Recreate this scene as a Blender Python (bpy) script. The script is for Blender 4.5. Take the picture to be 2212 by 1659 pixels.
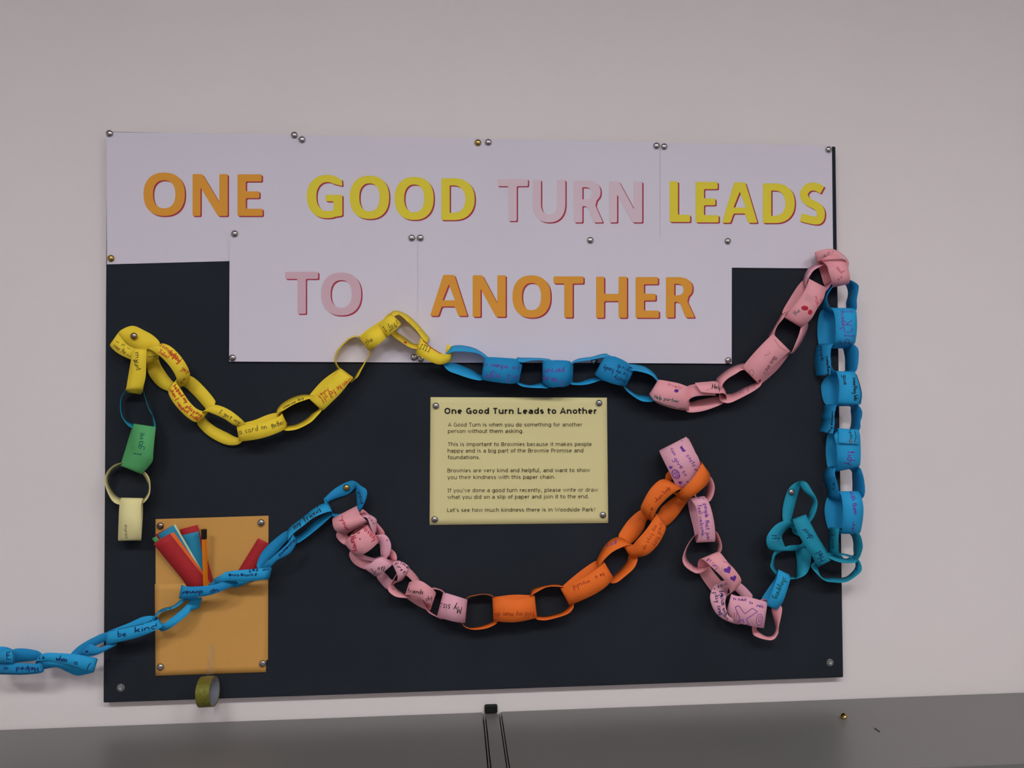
import bpy, math, random
from mathutils import Vector, Matrix
from mathutils.geometry import tessellate_polygon
from mathutils.bvhtree import BVHTree
random.seed(7)
for o in list(bpy.data.objects): bpy.data.objects.remove(o)
S = bpy.context.scene
C = S.collection

# ---------------------------------------------------------------- camera
# metres; X right, Y into the wall, Z up.  wall face Y=0, board 1.2 x 0.9 m.
BX, BZ, BT = -0.6, 0.95, 0.016           # board lower left corner, board thickness
FPX = 1650.0
YAW, PIT, ROL = 0.0764, 0.0216, -0.0054
CAM = Vector((0.5477 + BX, -1.265, 0.469 + BZ))
cy_, sy_, cp_, sp_ = math.cos(YAW), math.sin(YAW), math.cos(PIT), math.sin(PIT)
FW = Vector((sy_ * cp_, cy_ * cp_, sp_))
RT0 = Vector((cy_, -sy_, 0)); UP0 = RT0.cross(FW)
RT = RT0 * math.cos(ROL) + UP0 * math.sin(ROL)
UP = -RT0 * math.sin(ROL) + UP0 * math.cos(ROL)
cd = bpy.data.cameras.new('camera'); cam = bpy.data.objects.new('camera', cd); C.objects.link(cam)
cd.sensor_width = 36.0; cd.lens = FPX / 2212 * 36.0; cd.clip_start = 0.05
m = Matrix((RT, UP, -FW)).transposed().to_4x4(); m.translation = CAM
cam.matrix_world = m
S.camera = cam

# ---------------------------------------------------------------- light and exposure
S.view_settings.view_transform = 'Standard'; S.view_settings.look = 'None'
S.view_settings.gamma = 1.0; S.view_settings.use_curve_mapping = False
S.view_settings.exposure = -0.05
w = bpy.data.worlds.new('world'); S.world = w; w.use_nodes = True
w.node_tree.nodes['Background'].inputs[0].default_value = (0.75, 0.78, 0.85, 1)
w.node_tree.nodes['Background'].inputs[1].default_value = 0.05
LAMP = 39.0          # ceiling panel strength
S.cycles.max_bounces = 6

# ---------------------------------------------------------------- helpers
def at(px, py, d=0.0, y=None):
    """photo pixel (2212x1659 frame) -> point lying d millimetres in front of the board"""
    if y is None: y = -(BT + d / 1000.0)
    r = FW + RT * ((px - 1106) / FPX) - UP * ((py - 829.5) / FPX)
    return CAM + r * ((y - CAM.y) / r.y)

def lin(c):
    return c / 12.92 if c <= 0.04045 else ((c + 0.055) / 1.055) ** 2.4

def hexc(h, k=1.0):
    return tuple(min(0.95, lin(int(h[i:i + 2], 16) / 255) * k) for i in (0, 2, 4)) + (1.0,)

MATS = {}
def mat(name, col, rough=0.7, metal=0.0, bump=0.0, scale=300.0, var=0.0, varscale=20.0, spec=0.3,
        emit=None, trans=0.0, stretch=None):
    if name in MATS: return MATS[name]
    m = bpy.data.materials.new(name); m.use_nodes = True
    nt = m.node_tree; b = nt.nodes['Principled BSDF']
    b.inputs['Base Color'].default_value = col
    b.inputs['Roughness'].default_value = rough
    b.inputs['Metallic'].default_value = metal
    b.inputs['Specular IOR Level'].default_value = spec
    tc = nt.nodes.new('ShaderNodeTexCoord')
    mp = nt.nodes.new('ShaderNodeMapping'); nt.links.new(tc.outputs['Object'], mp.inputs[0])
    if stretch: mp.inputs['Scale'].default_value = stretch
    if var:
        n = nt.nodes.new('ShaderNodeTexNoise'); n.inputs['Scale'].default_value = varscale
        n.inputs['Detail'].default_value = 4
        nt.links.new(mp.outputs[0], n.inputs['Vector'])
        mx = nt.nodes.new('ShaderNodeMix'); mx.data_type = 'RGBA'; mx.blend_type = 'MULTIPLY'
        mx.inputs[0].default_value = 1.0
        mx.inputs[6].default_value = col
        rp = nt.nodes.new('ShaderNodeMapRange')
        rp.inputs[1].default_value = 0.3; rp.inputs[2].default_value = 0.7
        rp.inputs[3].default_value = 1 - var; rp.inputs[4].default_value = 1 + var
        nt.links.new(n.outputs['Fac'], rp.inputs[0])
        cb = nt.nodes.new('ShaderNodeCombineColor')
        for i in range(3): nt.links.new(rp.outputs[0], cb.inputs[i])
        nt.links.new(cb.outputs[0], mx.inputs[7])
        nt.links.new(mx.outputs[2], b.inputs['Base Color'])
    if bump:
        n = nt.nodes.new('ShaderNodeTexNoise'); n.inputs['Scale'].default_value = scale
        n.inputs['Detail'].default_value = 5
        nt.links.new(mp.outputs[0], n.inputs['Vector'])
        bp = nt.nodes.new('ShaderNodeBump'); bp.inputs['Strength'].default_value = bump
        bp.inputs['Distance'].default_value = 0.0006
        nt.links.new(n.outputs['Fac'], bp.inputs['Height'])
        nt.links.new(bp.outputs[0], b.inputs['Normal'])
    if emit:
        b.inputs['Emission Color'].default_value = emit[0]; b.inputs['Emission Strength'].default_value = emit[1]
    if trans:                                # thin coloured paper lets a little light through
        td = nt.nodes.new('ShaderNodeBsdfTranslucent'); td.inputs[0].default_value = col
        ms = nt.nodes.new('ShaderNodeMixShader'); ms.inputs[0].default_value = trans
        nt.links.new(b.outputs[0], ms.inputs[1]); nt.links.new(td.outputs[0], ms.inputs[2])
        nt.links.new(ms.outputs[0], nt.nodes['Material Output'].inputs[0])
    MATS[name] = m
    return m

def tape_mat():
    if 'clear_tape' in MATS: return MATS['clear_tape']
    m = bpy.data.materials.new('clear_tape'); m.use_nodes = True; nt = m.node_tree
    nt.nodes.remove(nt.nodes['Principled BSDF'])
    t = nt.nodes.new('ShaderNodeBsdfTransparent'); t.inputs[0].default_value = (0.95, 0.95, 0.96, 1)
    g = nt.nodes.new('ShaderNodeBsdfGlossy'); g.inputs['Roughness'].default_value = 0.12
    n = nt.nodes.new('ShaderNodeTexNoise'); n.inputs['Scale'].default_value = 160
    bp = nt.nodes.new('ShaderNodeBump'); bp.inputs['Strength'].default_value = 0.5; bp.inputs['Distance'].default_value = 0.001
    nt.links.new(n.outputs['Fac'], bp.inputs['Height']); nt.links.new(bp.outputs[0], g.inputs['Normal'])
    ms = nt.nodes.new('ShaderNodeMixShader'); ms.inputs[0].default_value = 0.09
    nt.links.new(t.outputs[0], ms.inputs[1]); nt.links.new(g.outputs[0], ms.inputs[2])
    nt.links.new(ms.outputs[0], nt.nodes['Material Output'].inputs[0])
    MATS['clear_tape'] = m
    return m

def obj(name, verts, faces, mt, parent=None, smooth=False, label=None):
    me = bpy.data.meshes.new(name); me.from_pydata([tuple(v) for v in verts], [], faces); me.update()
    if mt: me.materials.append(mt)
    if smooth: me.polygons.foreach_set('use_smooth', [True] * len(me.polygons))
    o = bpy.data.objects.new(name, me); C.objects.link(o)
    if parent: o.parent = parent
    if label: o['label'] = label
    return o

def tag(o, label, cat, group=None):
    o['label'] = label; o['category'] = cat
    if group: o['group'] = group
    return o

def empty(name, loc, label, cat, group=None):
    o = bpy.data.objects.new(name, None); C.objects.link(o); o.location = loc
    o.empty_display_size = 0.01
    return tag(o, label, cat, group)

def child(o, root):
    """parent o (built in world space) to an Empty standing at root.location"""
    o.parent = root; o.matrix_parent_inverse = Matrix.Translation(-Vector(root.location))
    return o

def box(x0, x1, y0, y1, z0, z1, bev=0.0, seg=2):
    import bmesh
    bm = bmesh.new(); bmesh.ops.create_cube(bm, size=1)
    for v in bm.verts:
        v.co = Vector(((x0 + x1) / 2 + v.co.x * (x1 - x0), (y0 + y1) / 2 + v.co.y * (y1 - y0), (z0 + z1) / 2 + v.co.z * (z1 - z0)))
    if bev: bmesh.ops.bevel(bm, geom=bm.edges[:], offset=bev, segments=seg, affect='EDGES', profile=0.5)
    vs = [v.co.copy() for v in bm.verts]; fs = [[v.index for v in f.verts] for f in bm.faces]
    bm.free()
    return vs, fs

def merge(*parts):
    V, F = [], []
    for vs, fs in parts:
        k = len(V); V += list(vs); F += [[i + k for i in f] for f in fs]
    return V, F

def solid(o, t, off=0.0):
    md = o.modifiers.new('thickness', 'SOLIDIFY'); md.thickness = t; md.offset = off
    return o

# ---------------------------------------------------------------- the room
WALLC = (0.80, 0.735, 0.735, 1)
wallm = mat('wall_paint', WALLC, 0.85, bump=0.25, scale=220, var=0.015, varscale=2.5)
def structure(name, vf, m):
    o = obj(name, vf[0], vf[1], m); o['kind'] = 'structure'; return o
XL, XR, YF, ZC = -2.6, 2.6, -4.4, 2.62
structure('wall_back', box(XL, XR, 0, 0.1, 0, ZC), wallm)
structure('wall_left', box(XL - 0.1, XL, YF, 0.1, 0, ZC), wallm)
structure('wall_right', box(XR, XR + 0.1, YF, 0.1, 0, ZC), wallm)
structure('wall_front', box(XL - .1, XR + .1, YF - 0.1, YF, 0, ZC), wallm)
structure('floor', box(XL - .1, XR + .1, YF - .1, 0.1, -0.1, 0), mat('carpet', (0.10, 0.11, 0.13, 1), 0.95, bump=0.6, scale=400))
structure('ceiling', box(XL - .1, XR + .1, YF - .1, 0.1, ZC, ZC + 0.1), mat('ceiling_tile', (0.78, 0.77, 0.75, 1), 0.9, bump=0.3, scale=150))
lampm = mat('lamp_diffuser', (0.9, 0.9, 0.9, 1), 0.5, emit=((1.0, 0.995, 1.0, 1), LAMP))
lampr = mat('lamp_diffuser_rear', (0.9, 0.9, 0.9, 1), 0.5, emit=((1.0, 0.995, 1.0, 1), LAMP * 0.25))
framem = mat('lamp_frame', (0.8, 0.8, 0.8, 1), 0.4)
for i, (lx, ly, tx) in enumerate(((-0.95, -1.9, 'left of the board, near row'), (0.15, -1.9, 'straight above the camera'), (1.25, -1.9, 'right of the board, near row'),
                    (-0.95, -3.5, 'rear row, left'), (0.15, -3.5, 'rear row, middle'), (1.25, -3.5, 'rear row, right'))):
    r = empty('ceiling_light', (lx, ly, ZC - 0.02), 'white rectangular ceiling light panel, ' + tx, 'ceiling light', 'ceiling light panels')
    vs, fs = merge(box(-.31, .31, -.16, -.14, 0.0, .02), box(-.31, .31, .14, .16, 0, .02), box(-.31, -.29, -.14, .14, 0, .02), box(.29, .31, -.14, .14, 0, .02))
    obj('frame', vs, fs, framem, r)
    vs, fs = box(-.29, .29, -.14, .14, 0.006, .014); obj('diffuser', vs, fs, lampm if i < 3 else lampr, r)

# ---------------------------------------------------------------- the pin board
feltm = mat('navy_felt', hexc('22262c', 1.35), 0.97, bump=0.9, scale=900, var=0.10, varscale=5, spec=0.1)
vs, fs = box(BX, BX + 1.2, -BT, -0.0008, BZ, BZ + 0.9, 0.0022, 3)
tag(obj('notice_board', vs, fs, feltm, smooth=False), 'large rectangular navy felt pin board hanging on the white wall', 'notice board')

# ---------------------------------------------------------------- grey cabinets under the board
K = 1.0
ZT = at(1106, 1536, y=-0.003).z
cabm = mat('grey_laminate', (0.155, 0.150, 0.146, 1), 0.36, bump=0.15, scale=500, var=0.02, varscale=6, spec=1.0)
seamm = mat('dark_gap', (0.02, 0.02, 0.02, 1), 0.8)
doorm = mat('grey_door', hexc('6a6664', 1.35), 0.45, bump=0.3, scale=500)
handm = mat('steel', (0.5, 0.5, 0.5, 1), 0.3, metal=1.0)
xa = at(1042, 1538, y=-0.003).x; xb = at(1083, 1535, y=-0.003).x
DEP = 0.245
def cabinet(x0, x1, label):
    r = empty('cabinet', ((x0 + x1) / 2, -DEP / 2, 0), label, 'cabinet')
    def p(name, vf, m, par=r):
        o = obj(name, vf[0], vf[1], m, None)
        return child(o, r)
    p('worktop', box(x0, x1, -DEP, -0.003, ZT - 0.022, ZT, 0.0012, 2), cabm)
    p('body', box(x0 + .004, x1 - .004, -DEP + 0.022, -0.003, 0.0, ZT - 0.022), cabm)
    n = 3; wd = (x1 - x0 - .008) / n
    for i in range(n):
        a = x0 + .004 + i * wd
        d = p('door', box(a + .0015, a + wd - .0015, -DEP + 0.004, -DEP + 0.021, 0.08, ZT - 0.026, 0.001, 1), doorm)
        hv, hf = merge(box(a + wd - .05, a + wd - .04, -DEP - .022, -DEP - .014, ZT - .26, ZT - .12, .003, 2),
                       box(a + wd - .049, a + wd - .041, -DEP - .016, -DEP + .004, ZT - .255, ZT - .247),
                       box(a + wd - .049, a + wd - .041, -DEP - .016, -DEP + .004, ZT - .133, ZT - .125))
        h = obj('handle', hv, hf, handm); h.parent = d
    p('plinth', box(x0 + .01, x1 - .01, -DEP + .04, -DEP + .05, 0.0, .08), seamm)
    return r
cabinet(at(0, 1575, y=-0.003).x - 0.35, xa, 'long grey cabinet top below the board, left of the dark seam')
cabinet(xb, at(2212, 1500, y=-0.003).x + 0.3, 'long grey cabinet top below the board, right of the dark seam')
r = empty('filler_strip', ((xa + xb) / 2, -.1, 0), 'narrow grey filler strip between the two cabinet tops', 'strip')
g = 0.0022
o = obj('strip', *box(xa + .0055, xb - .0045, -DEP, -0.005, 0.02, ZT - 0.002, 0.001, 2), cabm); child(o, r)
o = obj('groove', *merge(box(xa + .0004, xa + .0055, -DEP + .002, -.005, 0.02, ZT - .012), box(xb - .0045, xb - .0004, -DEP + .002, -.005, .02, ZT - .012)), seamm); child(o, r)
# fine pale rail edges in the grooves
o = obj('rail', *merge(box(xa + .0018, xa + .0036, -DEP + .001, -.005, 0.02, ZT - .001), box(xb - .0032, xb - .0015, -DEP + .001, -.005, .02, ZT - .001)), cabm); child(o, r)
px0 = at(1046.5, 1540, y=-0.004).x; px1 = at(1074.5, 1540, y=-0.004).x
zt = at(1060, 1521.5, y=-0.004).z
tag(obj('plastic_bracket', *box(px0, px1, -0.007, -0.0005, ZT - 0.0018, zt, 0.0026, 3), mat('black_plastic', (0.006, 0.006, 0.006, 1), 0.5)),
    'small black plastic bracket on the wall above the cabinet seam', 'bracket')

# ---------------------------------------------------------------- sheets with printed letters
def quad(corners, d, nx=1, ny=1, f=None):
    """corners TL TR BR BL in photo pixels"""
    (ax, ay), (bx, by), (cx, cy), (dx, dy) = corners
    vs, fs = [], []
    for j in range(ny + 1):
        v = j / ny
        for i in range(nx + 1):
            u = i / nx
            x = (ax * (1 - u) + bx * u) * (1 - v) + (dx * (1 - u) + cx * u) * v
            y = (ay * (1 - u) + by * u) * (1 - v) + (dy * (1 - u) + cy * u) * v
            dd = d + (f(u, v) if f else 0)
            vs.append(at(x, y, dd))
    for j in range(ny):
        for i in range(nx):
            a = j * (nx + 1) + i
            fs.append((a, a + nx + 1, a + nx + 2, a + 1))
    return vs, fs
sheetm = mat('white_print_paper', hexc('b1acb6', 1.62), 0.75, bump=0.12, scale=60)
def rnd(loop, r=3.0, n=4):
    out = []; N = len(loop)
    for i in range(N):
        p = Vector(loop[i]); a = Vector(loop[i - 1]); b = Vector(loop[(i + 1) % N])
        u = (a - p); v = (b - p)
        if u.length < 5 or v.length < 5 or abs(u.angle(v) - math.pi) < 0.35:
            out.append(tuple(p)); continue
        rr = min(r, u.length * .45, v.length * .45)
        s = p + u.normalized() * rr; e = p + v.normalized() * rr
        for k in range(n + 1):
            t = k / n
            q = s * (1 - t) ** 2 + p * 2 * t * (1 - t) + e * t * t
            out.append(tuple(q))
    return out
def sup(cx, cy, a, b, n=2.3, a0=0, a1=360, k=40):
    o = []
    for i in range(k + (0 if a1 - a0 == 360 else 1)):
        t = math.radians(a0 + (a1 - a0) * i / k); c, s = math.cos(t), math.sin(t)
        o.append((cx + a * math.copysign(abs(c) ** (2 / n), c), cy - b * math.copysign(abs(s) ** (2 / n), s)))
    return o
def glyph(ch, x0, y0, x1, y1):
    W, H = x1 - x0, y1 - y0; t, h = 18.0, 15.5; X = lambda v: x0 + v; Y = lambda v: y0 + v
    cx, cy = (x0 + x1) / 2, (y0 + y1) / 2
    if ch == 'O': return [sup(cx, cy, W / 2, H / 2), sup(cx, cy, W / 2 - 20.5, H / 2 - 16.5)]
    if ch == 'N': return [rnd([(x0, y0), (X(21), y0), (X(W - t), Y(H * .68)), (X(W - t), y0), (x1, y0), (x1, y1), (X(W - 21), y1), (X(t - 1), Y(H * .32)), (X(t - 1), y1), (x0, y1)])]
    if ch == 'E': return [rnd([(x0, y0), (x1 - 2, y0), (x1 - 2, Y(h)), (X(t), Y(h)), (X(t), Y(H * .41)), (x1 - 7, Y(H * .41)), (x1 - 7, Y(H * .41 + h - 1)), (X(t), Y(H * .41 + h - 1)), (X(t), Y(H - h)), (x1, Y(H - h)), (x1, y1), (x0, y1)])]
    if ch == 'L': return [rnd([(x0, y0), (X(t), y0), (X(t), Y(H - h)), (x1, Y(H - h)), (x1, y1), (x0, y1)])]
    if ch == 'T':
        c = cx; return [rnd([(x0, y0), (x1, y0), (x1, Y(h)), (c + t / 2, Y(h)), (c + t / 2, y1), (c - t / 2, y1), (c - t / 2, Y(h)), (x0, Y(h))])]
    if ch == 'H':
        m_ = Y(H * .42); return [rnd([(x0, y0), (X(t), y0), (X(t), m_), (X(W - t), m_), (X(W - t), y0), (x1, y0), (x1, y1), (X(W - t), y1), (X(W - t), m_ + h), (X(t), m_ + h), (X(t), y1), (x0, y1)])]
    if ch == 'A':
        o = rnd([(cx - 12, y0), (cx + 12, y0), (x1, y1), (x1 - 20, y1), (x1 - 27, Y(H * .77)), (x0 + 25, Y(H * .77)), (x0 + 18, y1), (x0, y1)])
        return [o, [(cx, Y(20)), (cx + 13.5, Y(H * .62)), (cx - 13.5, Y(H * .62))]]
    if ch == 'U':
        o = [(x0, y0), (X(t), y0), (X(t), Y(H * .6))] + sup(cx, Y(H * .58), W / 2 - t, H * .42 - 17, 2.2, 180, 360, 16) + [(x1 - t, y0), (x1, y0)] + sup(cx, Y(H * .55), W / 2, H * .45, 2.3, 0, -180, 20)
        return [rnd(o)]
    if ch == 'D':
        o = [(x0, y0), (X(W * .4), y0)] + sup(X(W * .38), cy, W * .62, H / 2, 2.25, 90, -90, 22) + [(x0, y1)]
        i = [(X(t), Y(h)), (X(W * .38), Y(h))] + sup(X(W * .36), cy, W * .64 - 20, H / 2 - h, 2.2, 90, -90, 18) + [(X(t), y1 - h)]
        return [rnd(o), i]
    if ch == 'R':
        k = Y(H * .55)
        o = [(x0, y0), (X(W * .42), y0)] + sup(X(W * .42), Y(H * .27), W * .50, H * .27, 2.3, 90, -45, 14) + [(X(W * .74), Y(H * .6)), (x1, y1), (x1 - 20, y1), (X(W * .50), Y(H * .66)), (X(W * .38), Y(H * .61)), (X(t), Y(H * .61)), (X(t), y1), (x0, y1)]
        i = [(X(t), Y(h - 1)), (X(W * .42), Y(h - 1))] + sup(X(W * .40), Y((h - 1 + H * .45) / 2), W * .52 - 19, (H * .45 - h + 1) / 2, 2.2, 90, -90, 10) + [(X(t), Y(H * .45))]
        return [rnd(o), i]
    if ch == 'G':
        o = sup(X(W * .56), cy, W * .56, H / 2, 2.2, 52, 292, 34)
        o += [(x1 - 1, Y(H * .94)), (x1 - 1, Y(H * .46)), (X(W * .52), Y(H * .46)), (X(W * .52), Y(H * .46 + 14)), (x1 - t - 2, Y(H * .46 + 14)), (x1 - t - 2, Y(H * .82))]
        o += sup(X(W * .57), cy, W * .57 - 20.5, H / 2 - 15.5, 2.2, 286, 62, 26)
        o += [(x1 - 1, Y(H * .26)), (x1 - 2, Y(H * .11))]
        return [rnd(o)]
    if ch == 'S':
        c = [(W - 6, 15), (W * .62, 8), (W * .34, 10), (9.5, 23), (14, 36), (W * .42, 43), (W * .72, 52), (W - 9, 65), (W * .76, 80), (W * .45, H - 8.5), (3, H - 14)]
        c = [(a, b * H / 88 if b < 85 else b) for a, b in c]
        P = []
        for i in range(len(c) - 1):
            p0, p1, p2, p3 = c[max(i - 1, 0)], c[i], c[i + 1], c[min(i + 2, len(c) - 1)]
            for k in range(5):
                s = k / 5
                P.append(tuple(0.5 * (2 * p1[j] + (p2[j] - p0[j]) * s + (2 * p0[j] - 5 * p1[j] + 4 * p2[j] - p3[j]) * s * s + (3 * p1[j] - p0[j] - 3 * p2[j] + p3[j]) * s ** 3) for j in (0, 1)))
        P.append(c[-1]); Lf, Rt = [], []
        for i, p in enumerate(P):
            a, b = P[max(i - 1, 0)], P[min(i + 1, len(P) - 1)]
            d = Vector((b[0] - a[0], b[1] - a[1])).normalized(); q = 8.6
            Lf.append((X(p[0] - d.y * q), Y(p[1] + d.x * q))); Rt.append((X(p[0] + d.y * q), Y(p[1] - d.x * q)))
        return [rnd(Lf + Rt[::-1])]
def flat(loops, d, dx=0, dy=0):
    P = [[Vector((x, -y, 0)) for x, y in lp] for lp in loops]
    tr = tessellate_polygon(P)
    pts = [p for lp in loops for p in lp]
    vs = [at(x + dx, y + dy, d) for x, y in pts]
    fs = []
    for t in tr:
        a, b, c = (vs[i] for i in t)
        n = (b - a).cross(c - a)
        fs.append(tuple(t) if n.y < 0 else tuple(reversed(t)))
    return vs, fs
LETC = {'o': ('orange_print', hexc('c5882f', 1.38)), 'y': ('yellow_print', hexc('c8b833', 1.38)), 'w': ('pale_pink_print', hexc('b6a2ab', 1.55)), 'p': ('pink_print', hexc('b3959f', 1.50))}
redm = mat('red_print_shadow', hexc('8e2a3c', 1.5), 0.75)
CN = {'o': 'orange', 'y': 'yellow', 'w': 'pale pink', 'p': 'dusty pink'}
def sheet(corners, d, label, letters, nx=8, f=None):
    c0 = at(*corners[3], d)
    r = empty('printed_sheet', c0, label, 'paper sheet')
    vs, fs = quad(corners, d, 8, 6, f)
    o = obj('paper', vs, fs, sheetm); solid(o, 0.00025, -1); child(o, r)
    for ch, c, x0, y0, x1, y1 in letters:
        x1 -= 3.2; y1 -= 2.6
        lm = mat(LETC[c][0], LETC[c][1], 0.75)
        gl = glyph(ch, x0, y0, x1, y1)
        L_ = obj('printed_letter', *flat(gl, d + 0.5), lm, label='%s printed letter %s with red edge' % (CN[c], ch)); child(L_, r)
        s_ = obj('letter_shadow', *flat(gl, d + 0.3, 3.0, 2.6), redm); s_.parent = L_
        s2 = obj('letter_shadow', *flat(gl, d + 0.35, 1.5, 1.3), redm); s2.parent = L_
    return r
sheet([(230, 285), (645, 291), (645, 560), (231, 571)], 1.2, 'white sheet reading ONE in orange at the board top left', [
    ('O', 'o', 310, 372.7, 402.5, 469), ('N', 'o', 416, 376, 495, 469), ('E', 'o', 513, 376.5, 570.5, 469)])
sheet([(643, 291.5), (1045, 299.3), (1045, 574), (643, 570)], 2.2, 'white sheet reading GOOD in yellow on the top row', [
    ('G', 'y', 662.8, 377.7, 743.8, 474), ('O', 'y', 755.7, 379.5, 843.8, 475.7), ('O', 'y', 852.7, 382, 940, 477.7), ('D', 'y', 953.4, 385, 1028.6, 478)])
sheet([(1044.5, 299.5), (1428, 307.8), (1427, 576), (1044.5, 574)], 1.3, 'white sheet reading TURN in pale pink on the top row', [
    ('T', 'w', 1074, 386.6, 1143.5, 480), ('U', 'w', 1150.6, 388.4, 1224.5, 483), ('R', 'w', 1240, 390, 1305.5, 483), ('N', 'w', 1316, 392, 1390.5, 483)])
sheet([(1426.5, 308.3), (1797, 314.6), (1800, 580), (1426.5, 577)], 2.4, 'white sheet reading LEADS in yellow at the board top right', [
    ('L', 'y', 1446.5, 391.7, 1494, 482), ('E', 'y', 1502.7, 393, 1555.5, 483), ('A', 'y', 1559.6, 394, 1639.5, 484), ('D', 'y', 1648, 396, 1720, 484.5), ('S', 'y', 1727, 395.4, 1785.6, 486)])
sheet([(496, 499), (905, 506), (905, 783), (495, 781)], 4.0, 'white sheet reading TO in dusty pink on the lower row', [
    ('T', 'p', 616, 587, 690.5, 680.5), ('O', 'p', 693.7, 588.6, 783.5, 684)])
sheet([(903, 507), (1288, 514), (1287, 784), (903, 783)], 5.2, 'white sheet reading ANOT in orange on the lower row', [
    ('A', 'o', 929, 593.7, 1013, 685), ('N', 'o', 1021, 594.7, 1095.5, 687), ('O', 'o', 1107, 594.7, 1192.5, 689), ('T', 'o', 1195.7, 597, 1263.5, 688.5)])
sheet([(1286, 513), (1581, 518), (1580.5, 785.5), (1286, 784)], 4.2, 'narrow white sheet reading HER in orange, right end of lower row', [
    ('H', 'o', 1286.9, 597.5, 1357.5, 689), ('E', 'o', 1373, 598.5, 1426.5, 689), ('R', 'o', 1438.6, 598.7, 1504, 688.5)])

# ---------------------------------------------------------------- yellow notice
note_m = mat('pale_yellow_paper', hexc('b7ae7e', 1.62), 0.75, bump=0.25, scale=26)
r = empty('notice_sheet', at(928, 1134, 1), 'pale yellow notice headed One Good Turn Leads to Another', 'notice')
def nf(u, v):
    return 0.5 + 0.5 * math.sin(u * 9 + v * 4) * math.sin(v * 7) * 0.6 + (3.5 * max(0, (u - .93) / .07) * max(0, (0.12 - v) / .12))
o = obj('paper', *quad([(930, 857.9), (1311, 859), (1313.8, 1129.8), (927.9, 1134)], 0.8, 28, 20, nf), note_m, smooth=True); solid(o, 0.00025, -1); child(o, r)
inkm = mat('black_print', (0.02, 0.014, 0.01, 1), 0.8)
def arc(cx, cy, rx, ry, a0, a1, n=12, p=2.25):
    o = []
    for i in range(n + 1):
        t = math.radians(a0 + (a1 - a0) * i / n); c, s = math.cos(t), math.sin(t)
        o.append((cx + rx * math.copysign(abs(c) ** (2 / p), c), cy + ry * math.copysign(abs(s) ** (2 / p), s)))
    return o
AR = dict(zip('abcdefghijklmnopqrstuvwxyz', (601, 623, 521, 623, 596, 352, 623, 633, 274, 344, 592, 274, 973, 633, 607, 623, 623, 427, 521, 394, 633, 592, 818, 592, 592, 525)))
AR.update({' ': 352, 'A': 684, 'B': 686, 'G': 775, 'T': 616, 'P': 603, 'W': 989, 'I': 421, 'L': 557, 'O': 787, '!': 394, "'": 269, '.': 364, ',': 364})
AB = {'O': 850, 'n': 712, 'e': 664, 'G': 811, 'o': 687, 'd': 699, 'T': 682, 'u': 712, 'r': 497, 'L': 637, 'a': 668, 's': 593, 't': 455, 'A': 776, 'h': 712, ' ': 342}
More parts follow.
